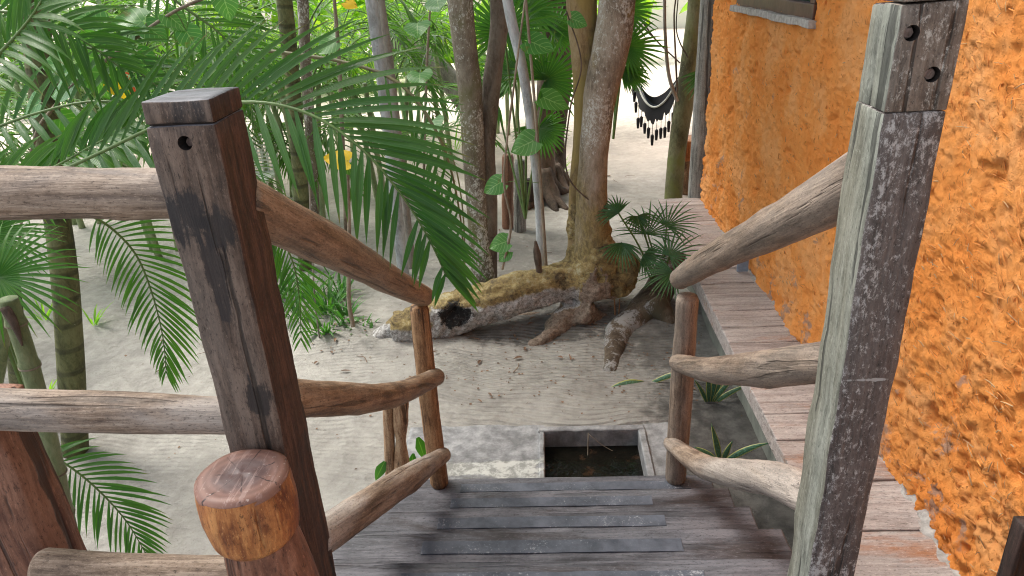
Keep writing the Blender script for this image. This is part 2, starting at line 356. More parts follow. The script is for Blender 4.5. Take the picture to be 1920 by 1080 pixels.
def waterm():
    m, nt, N, L, b = nmat('murky dark water')
    co = ocoord(N, L, False); n = noise(N, L, co, 14, 4, .6, .8)
    L.new(ramp(N, L, noise(N, L, co, 9, 5, .7), [(.4, (.004, .004, .003)), (.58, (.008, .007, .005)), (.74, (.05, .026, .014))]), b.inputs['Base Color'])
    b.inputs['Roughness'].default_value = .06; b.inputs['IOR'].default_value = 1.33
    bump(N, L, b, n, .012, .5); return m
M['water'] = waterm()

def logm():
    m, nt, N, L, b = nmat('lichened log over sand whitened underside')
    co = ocoord(N, L, False)
    n1 = noise(N, L, co, 7, 6, .65, .5); n2 = noise(N, L, co, 45, 8, .82, .4); n3 = noise(N, L, co, 3.0, 5, .6, .3)
    c = ramp(N, L, mth(N, L, 'ADD', mth(N, L, 'MULTIPLY', n1, .5), mth(N, L, 'MULTIPLY', n2, .5)), [(.39, (.05, .035, .02)), (.46, (.19, .14, .065)), (.53, (.34, .255, .10)), (.60, (.44, .40, .26))])
    at = N.new('ShaderNodeAttribute'); at.attribute_name = 'chalk'
    ch = mth(N, L, 'ADD', at.outputs['Fac'], mth(N, L, 'MULTIPLY', mth(N, L, 'SUBTRACT', n1, .5), .9))
    cg = ramp(N, L, n2, [(.40, (.16, .145, .13)), (.5, (.34, .325, .31)), (.6, (.58, .57, .56))])
    c = mix(N, L, mrange(N, L, ch, .42, .6), c, cg)
    a2 = N.new('ShaderNodeAttribute'); a2.attribute_name = 'brown'
    c = mix(N, L, mrange(N, L, mth(N, L, 'ADD', a2.outputs['Fac'], mth(N, L, 'MULTIPLY', mth(N, L, 'SUBTRACT', n1, .5), .5)), .4, .65), c, ramp(N, L, n2, [(.40, (.12, .085, .06)), (.6, (.34, .265, .205))]))
    c = mix(N, L, mrange(N, L, noise(N, L, co, 11, 6, .7, .5, None, (4, 4, 4)), .62, .68, 0, .8), c, (.05, .03, .018))
    a4 = N.new('ShaderNodeAttribute'); a4.attribute_name = 'char'
    n6 = noise(N, L, co, 26, 6, .8, .6)
    f6 = mrange(N, L, mth(N, L, 'ADD', a4.outputs['Fac'], mth(N, L, 'MULTIPLY', mth(N, L, 'SUBTRACT', n6, .5), 1.6)), .42, .60)
    c = mix(N, L, f6, c, mix(N, L, mrange(N, L, n2, .52, .6), (.012, .011, .011), (.09, .085, .08)))
    L.new(c, b.inputs['Base Color']); b.inputs['Roughness'].default_value = .9
    bump(N, L, b, mth(N, L, 'ADD', n1, mth(N, L, 'MULTIPLY', n2, .6)), .02, 1.); return m
M['log'] = logm()
M['char'] = plain('charred wood', (.018, .016, .016), .8, var=.6, sc=45, bd=.02)
M['ash'] = plain('ashy rotten wood', (.42, .41, .40), .9, var=.5, sc=40, bd=.02)

M['bark_speck'] = bark('brown bark with white lichen specks', (.10, .08, .06), (.20, .165, .125), (.30, .26, .20), lichen=(.62, .62, .57), lth=.565, lsc=30, moss=(.16, .15, .07))
M['bark_brown'] = bark('brown grey bark', (.075, .055, .04), (.16, .125, .095), (.24, .20, .16), lichen=(.42, .40, .34), lth=.62)
M['bark_tan'] = bark('tan bark flecked with lichen', (.13, .10, .072), (.29, .235, .175), (.41, .35, .28), lichen=(.58, .57, .52), lth=.575, lsc=34, moss=(.27, .20, .07), mth_=.62, low=((.36, .27, .10), .1, .9))
M['bark_ochre'] = bark('ochre bark', (.14, .09, .04), (.29, .20, .10), (.38, .29, .16), moss=(.30, .22, .07), mth_=.5)
M['bark_pale'] = bark('pale grey white bark', (.27, .28, .28), (.46, .48, .49), (.60, .62, .63), lichen=(.16, .12, .10), lth=.66, lsc=18)
M['bark_grey'] = bark('grey thin bark', (.18, .16, .14), (.32, .29, .25), (.42, .39, .35))
M['bark_dark'] = bark('dark brown bark', (.04, .028, .02), (.10, .07, .05), (.17, .12, .09))
M['bark_moss'] = bark('mossy olive bark', (.07, .065, .03), (.155, .15, .075), (.24, .235, .13), lichen=(.40, .40, .28), lth=.63, lsc=22, moss=(.18, .20, .06))
M['palm_trunk'] = bark('mossy ringed palm trunk', (.05, .055, .02), (.115, .125, .045), (.19, .20, .085), lichen=(.42, .43, .33), lth=.63, lsc=16, ringz=2.2)
M['bamboo'] = bark('green ringed palm stem', (.12, .17, .065), (.22, .28, .12), (.33, .38, .20), moss=(.33, .34, .24), mth_=.62, rough=.5)
M['twig'] = bark('thin tan twig', (.17, .13, .09), (.30, .245, .18), (.40, .34, .26))

M['frond'] = leafmat('deep green palm leaflet', (.036, .12, .03), (.056, .16, .03), trans=.36, rough=.33, vein=(.10, .20, .08))
M['frond_bright'] = leafmat('fresh green palm leaflet', (.045, .145, .028), (.075, .20, .03), trans=.38, rough=.38)
M['frond_back'] = leafmat('background palm leaflet', (.055, .145, .04), (.09, .21, .05), trans=.42, rough=.45, hue=.45)
M['fan'] = leafmat('fan palm leaf', (.035, .13, .025), (.07, .20, .03), trans=.4, rough=.38)
M['fan_dark'] = leafmat('glossy dark fan palm leaf', (.03, .10, .04), (.05, .14, .05), trans=.25, rough=.25)
M['heart'] = leafmat('round veined leaf', (.06, .20, .06), (.075, .22, .06), trans=.38, rough=.4, mode='heart', vein=(.30, .46, .22), spots=.5)
M['yellow'] = leafmat('yellowed round leaf', (.72, .50, .06), (.70, .45, .05), trans=.35, rough=.5, mode='heart', vein=(.6, .5, .15), spots=.9)
M['grass'] = leafmat('strappy grass leaf', (.04, .15, .035), (.07, .21, .045), trans=.3, rough=.38)
M['lime'] = leafmat('lime young leaf', (.20, .42, .04), (.24, .45, .04), trans=.4, rough=.4)
M['snake'] = leafmat('sansevieria leaf with yellow rim', (.05, .12, .07), (.05, .12, .06), trans=.08, rough=.35, mode='snake')
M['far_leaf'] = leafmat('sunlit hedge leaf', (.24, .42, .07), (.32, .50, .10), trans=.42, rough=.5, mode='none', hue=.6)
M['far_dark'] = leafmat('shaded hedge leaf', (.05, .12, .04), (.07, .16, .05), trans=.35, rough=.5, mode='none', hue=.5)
M['rachis'] = plain('green leaf stalk', (.10, .17, .04), .45, var=.3)
M['rachis_brown'] = plain('brown green leaf stalk', (.13, .12, .045), .5, var=.4)
M['litter'] = plain('dry leaf litter', (.17, .10, .06), .8, var=.6, sc=8)
M['thatch'] = plain('dry palm thatch', (.30, .23, .14), .9, var=.4, sc=30, bd=.03)
M['window_frame'] = plain('dark brown window timber', (.10, .045, .028), .45, var=.35, sc=12)
M['pane'] = plain('dark window glass', (.02, .024, .03), .08, var=.2, sc=3, bd=0.)
M['bolt'] = plain('rusty bolt', (.16, .12, .11), .45, .7, var=.5, sc=90)
M['hole'] = plain('dark bored hole', (.02, .014, .012), .9, var=.3)
M['black_cloth'] = plain('black woven cotton', (.012, .012, .016), .8, var=.4, sc=140, bd=.002)
M['navy_cloth'] = plain('dark blue woven cloth', (.045, .055, .09), .75, var=.4, sc=60)
M['pale_cloth'] = plain('pale grey woven cloth', (.50, .50, .46), .8, var=.2, sc=60)
M['rope'] = plain('grey rope', (.20, .18, .16), .8)
M['white_cane'] = plain('white woven chair', (.72, .72, .68), .6, var=.1)
M['cream'] = plain('cream painted wall', (.80, .77, .68), .8, var=.08, sc=3)
M['black_wood'] = wood('blackened wood', (.012, .007, .006), (.03, .017, .014), (.055, .03, .025))
M['blue_board'] = plain('faded blue board', (.22, .28, .36), .5, var=.3)
M['red'] = plain('red orange cloth', (.75, .10, .02), .7)

# ------------------------------------------------------------------ mesh builder
class MB:
    def __init__(s): s.v = []; s.f = []; s.mi = []; s.a = []; s.n = 0
    def add(s, v, f, mi=0, a=None):
        v = np.asarray(v, float); k = s.n; s.v.append(v); s.n += len(v)
        s.f += [tuple(i+k for i in q) for q in f]; s.mi += [mi]*len(f) if isinstance(mi, int) else list(mi)
        s.a.append(np.zeros((len(v), 3)) if a is None else np.asarray(a, float))
    def build(s, name, mats, parent=None, origin=(0, 0, 0), smooth=True, rot=None, attrs=None):
        me = bpy.data.meshes.new(name); V_ = np.concatenate(s.v); o = np.array(origin, float)
        loc = V_-o
        if rot is not None:
            Rm = np.array(rot.to_matrix()); loc = loc@Rm        # inverse rotate
        me.from_pydata(loc.tolist(), [], s.f)
        for m_ in (mats if isinstance(mats, (list, tuple)) else [mats]): me.materials.append(m_)
        me.polygons.foreach_set('material_index', s.mi)
        me.polygons.foreach_set('use_smooth', [smooth]*len(s.f))
        A = np.concatenate(s.a)
        if np.abs(A).max() > 0:
            at = me.attributes.new('leaf', 'FLOAT_VECTOR', 'POINT'); at.data.foreach_set('vector', A.ravel())
        if attrs:
            for n_, ar in attrs.items():
                at = me.attributes.new(n_, 'FLOAT', 'POINT'); at.data.foreach_set('value', ar)
        me.update()
        ob = bpy.data.objects.new(name, me); COL.objects.link(ob)
        if parent is not None:
            ob.parent = parent; ob.location = V(o-np.array(parent.location))
        else: ob.location = V(o)
        if rot is not None: ob.rotation_mode = 'QUATERNION'; ob.rotation_quaternion = rot
        return ob
def tag(o, label=None, cat=None, group=None, kind=None):
    for k, v in (('label', label), ('category', cat), ('group', group), ('kind', kind)):
        if v: o[k] = v
    return o
def empty(name, loc, label, cat, group=None):
    o = bpy.data.objects.new(name, None); COL.objects.link(o); o.location = V(loc); o.empty_display_size = .1
    return tag(o, label, cat, group)
def cr(pts, n):
    """catmull-rom resample"""
    P = np.array(pts, float)
    if len(P) == 2: t = np.linspace(0, 1, n)[:, None]; return P[0]*(1-t)+P[1]*t
    P = np.vstack([2*P[0]-P[1], P, 2*P[-1]-P[-2]]); k = len(P)-3
    out = []
    for t in np.linspace(0, k-1e-6, n):
        i = int(t); u = t-i; a, b, c, d = P[i:i+4]
        out.append(.5*((2*b)+(-a+c)*u+(2*a-5*b+4*c-d)*u*u+(-a+3*b-3*c+d)*u**3))
    return np.array(out)
def frames(P):
    T = np.gradient(P, axis=0); T /= np.linalg.norm(T, axis=1)[:, None]+1e-12
    ref = np.array([1., 0, 0]) if abs(T[0][0]) < .8 else np.array([0, 1., 0])
    A = []; a = ref
    for t in T:
        a = a-t*(a@t); a /= np.linalg.norm(a); A.append(a)
    A = np.array(A); return T, A, np.cross(T, A)
def tube(mb, pts, rad, n=30, sides=14, mi=0, wob=0., ws=6., seed=0, caps=True, capmi=None, knots=(), attr=None, round_end=0., both=True):
    P = cr(pts, n); T, A, B = frames(P)
    r = np.interp(np.linspace(0, 1, n), np.linspace(0, 1, len(rad)), rad) if hasattr(rad, '__len__') else np.full(n, rad)
    th = np.linspace(0, 2*np.pi, sides, endpoint=False)
    ring = P[:, None, :]+0*th[None, :, None]
    dirs = A[:, None, :]*np.cos(th)[None, :, None]+B[:, None, :]*np.sin(th)[None, :, None]
    rr = np.repeat(r[:, None], sides, 1)
    if round_end:
        s = np.linalg.norm(np.diff(P, axis=0), axis=1); s = np.concatenate([[0], np.cumsum(s)])
        e = np.minimum(s, s[-1]-s) if both else s[-1]-s; fct = np.sqrt(np.clip(1-(1-np.clip(e/round_end, 0, 1))**2, 0, 1))
        rr = rr*(.86+.14*fct)[:, None]
    if wob: rr = rr*(1+wob*fbm((ring+dirs*rr[..., None])*ws, 4, seed)+wob*.6*vn(P*ws*.6, seed+9)[:, None])
    for (t0, a0, amp, wd) in knots:
        rr = rr+amp*r[:, None]*np.exp(-(((np.linspace(0, 1, n)[:, None]-t0)/wd)**2+(np.minimum(abs(th-a0), 2*np.pi-abs(th-a0))[None, :]/.7)**2))
    v = (ring+dirs*rr[..., None]).reshape(-1, 3)
    f = [(i*sides+j, i*sides+(j+1) % sides, (i+1)*sides+(j+1) % sides, (i+1)*sides+j) for i in range(n-1) for j in range(sides)]
    mis = [mi]*len(f)
    a = None
    if attr is not None:
        a = np.tile(attr, (len(v), 1))
    if caps:
        k = len(v); v = np.vstack([v, P[0]-T[0]*r[0]*.06, P[-1]+T[-1]*r[-1]*.06])
        if a is not None: a = np.vstack([a, a[:2]])
        f += [(k, (j+1) % sides, j) for j in range(sides)]+[(k+1, (n-1)*sides+j, (n-1)*sides+(j+1) % sides) for j in range(sides)]
        mis += [mi if capmi is None else capmi]*(2*sides)
    mb.add(v, f, mis, a)
def logobj(name, pts, rad, mat, parent=None, seed=0, wob=.07, n=50, sides=24, ws=7., knots=(), bend=0., both=True):
    """round timber; local z runs along it so the grain follows it"""
    pts = [np.array(p, float) for p in pts]
    if bend and len(pts) == 2:
        random.seed(seed); d = pts[1]-pts[0]
        o = np.array([random.uniform(-1, 1) for _ in range(3)])*bend*.5
        pts = [pts[0], pts[0]+d*.35+o, pts[0]+d*.7-o*.5, pts[1]]
    mb = MB(); tube(mb, pts, rad, n, sides, wob=wob, ws=ws, seed=seed, knots=knots, round_end=.010, both=both)
    ax = V(pts[-1]-pts[0]).normalized(); q = ax.to_track_quat('Z', 'Y')
    return mb.build(name, mat, parent, pts[0], rot=q)
def boxm(mb, lo, hi, res=(.03, .03, .03), disp=.0, ws=12., seed=0, bev=.004, mi=0, face_mi=None):
    """box of six grids, edges pulled in by bev, surface roughened"""
    lo = np.array(lo, float); hi = np.array(hi, float)
    for ax in range(3):
        a1, a2 = [a for a in range(3) if a != ax]
        for side in (0, 1):
            def lin(a):
                k = max(2, int((hi[a]-lo[a])/res[a])+1)
                t = np.linspace(lo[a]+bev, hi[a]-bev, k)
                return np.concatenate([[lo[a]], t, [hi[a]]]), k+2
            g1, n1 = lin(a1); g2, n2 = lin(a2)
            G1, G2 = np.meshgrid(g1, g2, indexing='ij')
            v = np.zeros((n1, n2, 3)); v[..., a1] = G1; v[..., a2] = G2; v[..., ax] = (lo, hi)[side][ax]
            v = v.reshape(-1, 3)
            f = []
            for i in range(n1-1):
                for j in range(n2-1):
                    q = (i*n2+j, (i+1)*n2+j, (i+1)*n2+j+1, i*n2+j+1)
                    f.append(q if (side == 1) != (ax == 1) else q[::-1])
            mid = (lo+hi)/2; half = (hi-lo)/2
            # bevel: clamp corners
            e = half-np.abs(v-mid)
            near = (e < 1e-6).sum(1)
            sh = np.where(near[:, None] >= 2, np.where(e < 1e-6, 1., 0.), 0.)*bev*.45
            v = v-np.sign(v-mid)*sh
            if disp:
                nrm = (v-mid)/np.maximum(np.abs(v-mid).max(1)[:, None], 1e-9)
                dd = np.stack([fbm(v*ws, 4, seed+k*11) for k in range(3)], 1)
                v = v+dd*disp
            mb.add(v, f, mi if face_mi is None else face_mi.get((ax, side), mi))
def boxobj(name, lo, hi, mat, parent=None, res=.04, disp=0., ws=12., seed=0, bev=.004, face_mi=None, origin=None, smooth=False):
    mb = MB(); res = (res,)*3 if not hasattr(res, '__len__') else res
    boxm(mb, lo, hi, res, disp, ws, seed, bev, 0, face_mi)
    o = origin if origin is not None else ((lo[0]+hi[0])/2, (lo[1]+hi[1])/2, lo[2])
    ob = mb.build(name, mat, parent, o, smooth)
    bm = bmesh.new(); bm.from_mesh(ob.data); bmesh.ops.remove_doubles(bm, verts=bm.verts, dist=1e-5); bm.to_mesh(ob.data); bm.free()
    if smooth:
        ob.data.set_sharp_from_angle(angle=R(50))
    return ob
def bore(ob, holes):
    """cut round holes: (centre, direction, radius, depth) world coords"""
    for c, d, r, dep in holes:
        bpy.context.view_layer.update()
        bm = bmesh.new(); bmesh.ops.create_cone(bm, cap_ends=True, segments=20, radius1=r*1.08, radius2=r, depth=dep*2)
        me = bpy.data.meshes.new('cut'); bm.to_mesh(me); bm.free()
        cu = bpy.data.objects.new('cut', me); COL.objects.link(cu)
        cu.location = V(c); cu.rotation_mode = 'QUATERNION'; cu.rotation_quaternion = V(d).to_track_quat('Z', 'Y')
        me.materials.append(M['hole'])
        md = ob.modifiers.new('b', 'BOOLEAN'); md.operation = 'DIFFERENCE'; md.solver = 'EXACT'; md.object = cu
        md.material_mode = 'TRANSFER'
        bpy.context.view_layer.update()
        dg = bpy.context.evaluated_depsgraph_get(); nm = bpy.data.meshes.new_from_object(ob.evaluated_get(dg))
        ob.modifiers.clear(); old = ob.data; ob.data = nm; nm.name = ob.name
        bpy.data.objects.remove(cu)

def sub(ch, pa):
    ch.location = ch.location-pa.location; ch.parent = pa
    return ch
# leaf strips ---------------------------------------------------------
GR = np.array([0, 0, -1.])
def nz(v): return v/(np.linalg.norm(v)+1e-12)
def strip(mb, base, d, N, L, w, droop=.3, segs=4, fold=.25, mi=0, rnd=None, tipw=0.0, basew=.35, curl=0.):
    """one blade: centre line from base along d, drooping; three verts across (folded)"""
    p = np.array(base, float); d = nz(np.array(d, float)); N = np.array(N, float)
    rnd = random.random() if rnd is None else rnd
    vs = []; at = []
    st = L/segs
    for i in range(segs+1):
        t = i/segs
        wd = w*(basew+(1-basew)*min(1, t*3.2))*(1-(max(0, t-.35)/.65)**1.7*(1-tipw)) if i else w*basew
        s = nz(np.cross(d, N)); n = nz(np.cross(s, d))
        if i == segs and tipw == 0:
            vs.append(p); at.append((1, 0, rnd))
        else:
            vs += [p-s*wd*.5+n*wd*fold, p, p+s*wd*.5+n*wd*fold]; at += [(t, -1, rnd), (t, 0, rnd), (t, 1, rnd)]
        d = nz(d+GR*droop*st/L*(.4+1.2*t)+N*curl/segs); p = p+d*st
    f = []
    for i in range(segs-1 if tipw == 0 else segs):
        a = i*3; f += [(a, a+1, a+4, a+3), (a+1, a+2, a+5, a+4)]
    if tipw == 0:
        a = (segs-1)*3; f += [(a, a+1, a+3), (a+1, a+2, a+3)]
    mb.add(vs, f, mi, at)
def frond(mb, pts, n=30, L=.35, w=.025, N=(0, 0, 1), ang=(70, 25), lift=.15, droop=.35, r0=.008, start=.12, seed=0, segs=4,
          sides=(1, -1), prof=None, jit=.12, la=1., lb=1., fold=.25, rmi=1, dang=0., thin=0.):
    """feather palm leaf: stalk + two rows of leaflets"""
    random.seed(seed)
    P = cr(pts, max(12, n)); T, _, _ = frames(P); N = np.array(N, float)
    tube(mb, P, [r0, r0*.75, r0*.3], len(P), 6, rmi, caps=False, attr=(0., .5, .5))
    for k in range(n):
        t = start+(1-start)*(k+.5)/n; x = t*(len(P)-1); i = min(int(x), len(P)-2); u = x-i
        p = P[i]*(1-u)+P[i+1]*u; tt = T[i]
        u = (t-start)/(1-start)
        pr = (.55+.45*math.sin(min(1, u*2.2)*math.pi/2))*(1-.62*max(0, (u-.45)/.55)**1.6) if prof is None else prof(u)
        a0 = R(ang[0]+(ang[1]-ang[0])*u)
        for sd_ in sides:
            if sd_ < 0 and random.random() < thin: continue
            s = nz(np.cross(N, tt))*sd_; a = a0+random.gauss(0, jit*.5)+(R(dang) if sd_ < 0 else 0)
            d = tt*math.cos(a)+s*math.sin(a)+N*(lift+random.gauss(0, jit*.5))
            LL = L*pr*(la if sd_ > 0 else lb)*random.uniform(.9, 1.08)
            nn = nz(N+s*.25*sd_*0+np.array([random.gauss(0, .12) for _ in range(3)]))
            strip(mb, p, d, nn, LL, w*(.75+.25*pr)*random.uniform(.9, 1.1), droop*random.uniform(.75, 1.3), segs, fold)
    return mb
def fanleaf(mb, c, axis, N, rad, n=26, spread=300, w=None, droop=.25, seed=0, cup=.12, mi=0, join=.35):
    """palmate leaf: pleated segments radiating from c; axis = middle segment direction"""
    random.seed(seed); c = np.array(c, float); N = nz(np.array(N, float)); ax = nz(np.array(axis, float)-N*(np.array(axis)@N)); bx = np.cross(N, ax)
    w = w or rad*2*math.pi*(spread/360)/n*.62
    for k in range(n):
        a = R(spread)*((k+.5)/n-.5)
        d = ax*math.cos(a)+bx*math.sin(a)+N*cup
        L = rad*(1-.25*abs(k/n-.5)*2)*random.uniform(.92, 1.06)
        strip(mb, c, d, N, L, w, droop*random.uniform(.6, 1.4), 5, .28, mi, tipw=0, basew=.12)
def heart(mb, c, d, N, r, mi=0, seed=0, droop=.25):
    """round heart shaped leaf, stalk at c, pointing along d"""
    random.seed(seed); d = nz(np.array(d, float)); N = nz(np.array(N, float)-d*(np.array(N)@d)); s = np.cross(d, N)
    c = np.array(c, float); nu, nv = 9, 7; vs = []; at = []; rnd = random.random()
    ph = random.uniform(0, 6)
    for i in range(nu):
        u = i/(nu-1)
        wd = r*1.06*math.sin(math.pi*min(1, (u*.93+.07))**.62)**.8 if i < nu-1 else 0.02*r
        back = -.16*r if i == 0 else 0
        for j in range(nv):
            v = j/(nv-1)*2-1
            y = (u*1.9-.1)*r-(.28*r*abs(v)**1.5*(1-u)**2) + back*abs(v)
            zz = -.22*r*abs(v)**2*.2+.10*r*abs(v)-droop*r*u*u+.05*r*math.sin(6*u+ph+3*v)
            vs.append(c+d*y+s*v*wd+N*zz); at.append((u, v, rnd))
    f = [(i*nv+j, (i+1)*nv+j, (i+1)*nv+j+1, i*nv+j+1) for i in range(nu-1) for j in range(nv-1)]
    mb.add(vs, f, mi, at)
def card_leaf(mb, p, size, mi=0, flat=.0):
    d = nz(np.array([random.gauss(0, 1), random.gauss(0, 1), random.gauss(0, 1-flat)])); N = nz(np.array([random.gauss(0, .6), random.gauss(0, .6), 1.]))
    if abs(d@N) > .95: d = np.array([1., 0, 0])
    s = nz(np.cross(d, N)); r = random.random(); L = size*random.uniform(.7, 1.3); w = L*.38
    mb.add([p, p+d*L*.5-s*w, p+d*L, p+d*L*.5+s*w, p+d*L*.5-N*L*.08], [(0, 1, 4), (1, 2, 4), (2, 3, 4), (3, 0, 4)], mi,
           [(0, 0, r), (.5, -1, r), (1, 0, r), (.5, 1, r), (.5, 0, r)])

VIEW = nz(-ray(960, 540)*1.)     # towards the camera
# ================================================================== SETTING
def uneven(a, b, dense_lo, dense_hi, step, far_n, p=2.6):
    mid = np.arange(dense_lo, dense_hi+1e-6, step)
    lo = dense_lo-(dense_lo-a)*(np.linspace(0, 1, far_n+1)[1:]**p); hi = dense_hi+(b-dense_hi)*(np.linspace(0, 1, far_n+1)[1:]**p)
    return np.concatenate([lo[::-1], mid, hi])
xs = uneven(-1200, 1200, -5, 4, .045, 26, 3.4); ys = uneven(-300, 2200, -.5, 13, .045, 34, 3.4)
GX, GY = np.meshgrid(xs, ys, indexing='ij')
P3 = np.stack([GX, GY, 0*GX], -1)
near = np.clip(1-np.maximum(np.abs(GX)/40, np.abs(GY)/60), 0, 1)
GZ = (.028*fbm(P3*.9, 4, 3)+.007*fbm(P3*6, 3, 9)+.004*fbm(P3*17, 2, 19))*near
def gb(cx, cy, rx, ry, h): return h*np.exp(-((GX-cx)/rx)**2-((GY-cy)/ry)**2)
GZ += gb(-.1, 4.95, 1.3, .35, .035)+gb(-.75, 4.45, .5, .12, .03)+gb(.9, 4.9, .5, .4, .05)+gb(-1.55, 4.7, .4, .3, .05)+gb(.25, 4.5, .25, .3, .04)
slab_in = (GX > -.95) & (GX < .78) & (GY > -.6) & (GY < 3.5)
e = np.clip(np.minimum.reduce([GX+.80, .72-GX, 3.52-GY])/.12, 0, 1)
GZ = np.where((GX > -.80) & (GX < .72) & (GY < 3.52) & (GY > 1), GZ*(1-e)-.02*e, GZ)
hole = (GX > -.12) & (GX < .55) & (GY > 2.6) & (GY < 3.44)
GZ = np.where(hole, -.5, GZ)
nx, ny = GX.shape
mb = MB(); vv = np.stack([GX, GY, GZ], -1).reshape(-1, 3)
mb.add(vv, [(i*ny+j, (i+1)*ny+j, (i+1)*ny+j+1, i*ny+j+1) for i in range(nx-1) for j in range(ny-1)])
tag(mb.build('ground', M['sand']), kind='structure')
def gz(x, y):
    i = np.clip(np.searchsorted(xs, x), 0, nx-1); j = np.clip(np.searchsorted(ys, y), 0, ny-1); return float(GZ[i, j])

# ================================================================== CONCRETE SLAB WITH WATER BASIN
px0, px1, py0, py1 = -.05, .483, 2.72, 3.375
slab = empty('concrete_slab', (0, 3.1, 0), 'blue grey concrete slab with a square water hole at the foot of the stairs', 'slab')
mb = MB()
rows = [(-.86, px0, 2.66, 3.47), (px1, .70, 2.66, 3.47), (px0, px1, py1, 3.47)]
def slabgrid(x0, x1, y0, y1, z=.012):
    a = max(2, int((x1-x0)/.02)); b_ = max(2, int((y1-y0)/.02))
    X_, Y_ = np.meshgrid(np.linspace(x0, x1, a), np.linspace(y0, y1, b_), indexing='ij')
    Pq = np.stack([X_, Y_, 0*X_], -1)
    # ragged outer edge
    Yo = Y_+np.where(Y_ > 3.44, .025*fbm(Pq*5, 3, 5), 0); Xo = X_+np.where((X_ < -.84) | (X_ > .69), .02*fbm(Pq*6, 3, 8), 0)
    Z_ = z+.003*fbm(Pq*9, 3, 2)-np.where((Y_ > 3.465) | (X_ < -.855) | (X_ > .697), .05, 0)
    return np.stack([Xo, Yo, Z_], -1).reshape(-1, 3), [(i*b_+j, (i+1)*b_+j, (i+1)*b_+j+1, i*b_+j+1) for i in range(a-1) for j in range(b_-1)]
for q in rows: v_, f_ = slabgrid(*q); mb.add(v_, f_)
# walls of the hole
for (a, b_) in (((px0, py0), (px0, py1)), ((px0, py1), (px1, py1)), ((px1, py1), (px1, py0)), ((px1, py0), (px0, py0))):
    mb.add([(a[0], a[1], .014), (b_[0], b_[1], .014), (b_[0], b_[1], -.42), (a[0], a[1], -.42)], [(3, 2, 1, 0)])
mb.build('slab', M['slab'], slab, (0, 0, 0))
# raised rim
for i, (lo, hi) in enumerate((((px0-.035, py1-.0, .0), (px1+.04, py1+.045, .03)), ((px1, 2.72, .0), (px1+.04, py1-.001, .03)), ((px0-.03, 2.72, 0), (px0, py1-.001, .026)))):
    boxobj('rim', lo, hi, M['slab'], slab, .03, .003, 14, i, .006, origin=(0, 0, 0))
mb = MB(); mb.add([(px0, py0, -.085), (px1, py0, -.085), (px1, py1, -.085), (px0, py1, -.085)], [(0, 1, 2, 3)])
w_ = mb.build('water', M['water'], slab, (0, 0, 0), False)
mb = MB(); tube(mb, [aY(1103, 812, 3.34), aZ(1102, 855, -.09), aZ(1102, 868, -.13)], [.003, .0025, .003], 14, 6)
mb2 = MB(); tube(mb2, [aY(1105, 815, 3.345), aZ(1130, 835, -.05), aZ(1160, 850, -.10), aZ(1205, 862, -.11)], [.002, .002, .0015], 20, 6)
tag(mb.build('twig', M['twig'], None, aY(1103, 812, 3.34)), 'straight thin pale twig standing up in the water hole', 'twig')
tag(mb2.build('twig', M['twig'], None, aY(1105, 815, 3.345)), 'bent thin twig lying across the corner of the water hole', 'twig')

# ================================================================== STAIRCASE
stair = empty('staircase', (0, 2, 0), 'weathered grey plank staircase with dark grip strips going down to the sand', 'staircase')
TZ = [.15, .323, .496, .669, .842]; TF = [2.822, 2.517, 2.205, 1.90, 1.594]; TR = [.765, .77, .765, .775, .80]
for k in range(5):
    back = TF[k+1]+.0 if k < 4 else 1.30
    lo = (-.80+.006*k, back-.03, TZ[k]-.045); hi = (TR[k], TF[k], TZ[k])
    # two boards with a joint
    mb = MB(); mid = lo[1]+(hi[1]-lo[1])*.46
    boxm(mb, (lo[0], lo[1], lo[2]), (hi[0], mid-.002, hi[2]-.002), (.05, .03, .05), .0025, 9, k, .005)
    boxm(mb, (lo[0]+.008, mid+.002, lo[2]), (hi[0]-.006, hi[1], hi[2]), (.05, .03, .05), .0025, 9, k+30, .005)
    tr_ = mb.build('tread', M['tread'], stair, (0, lo[1], TZ[k]-.05), False)
    boxobj('riser', (-.77, TF[k]-.06, TZ[k]-.175 if k else -.05), (.74, TF[k]-.035, TZ[k]-.048), M['tread'], stair, .08, .002, 8, k+60, .003)
    strx = (-.458, .65 if k == 0 else .42)
    g_ = boxobj('grip_strip', (strx[0], TF[k]-.105, TZ[k]-.003), (strx[1], TF[k]-.047, TZ[k]+.004), M['grip'], stair, .03, .0012, 14, k+90, .001); sub(g_, tr_)
    pass
for sx_ in (-.76, .70):
    mb = MB(); 
    yz = [(2.76, -.02), (2.76, .10), (1.3, .92), (1.3, .60), (1.7, .3), (2.3, -.02)]
    v_ = [(sx_, y_, z_) for y_, z_ in yz]+[(sx_+.045, y_, z_) for y_, z_ in yz]
    mb.add(v_, [(5, 4, 3, 2, 1, 0), (6, 7, 8, 9, 10, 11)]+[(i, (i+1) % 6, (i+1) % 6+6, i+6) for i in range(6)])
    mb.build('stringer', M['tread'], stair, (sx_, 2, 0), False)
# deck platform at the top
plat = empty('platform', (0, .3, .97), 'plank landing at the top of the stairs under the square posts', 'platform')
for i in range(8):
    y1_ = 1.30-i*.2
    boxobj('plank', (-2.6, y1_-.195, .97), (.85, y1_, 1.012), M['tread'], plat, .2, .002, 8, i+200, .004)
boxobj('fascia', (-2.6, 1.262, .80), (.84, 1.295, .968), M['tread'], plat, .2, .002, 8, 220, .004)

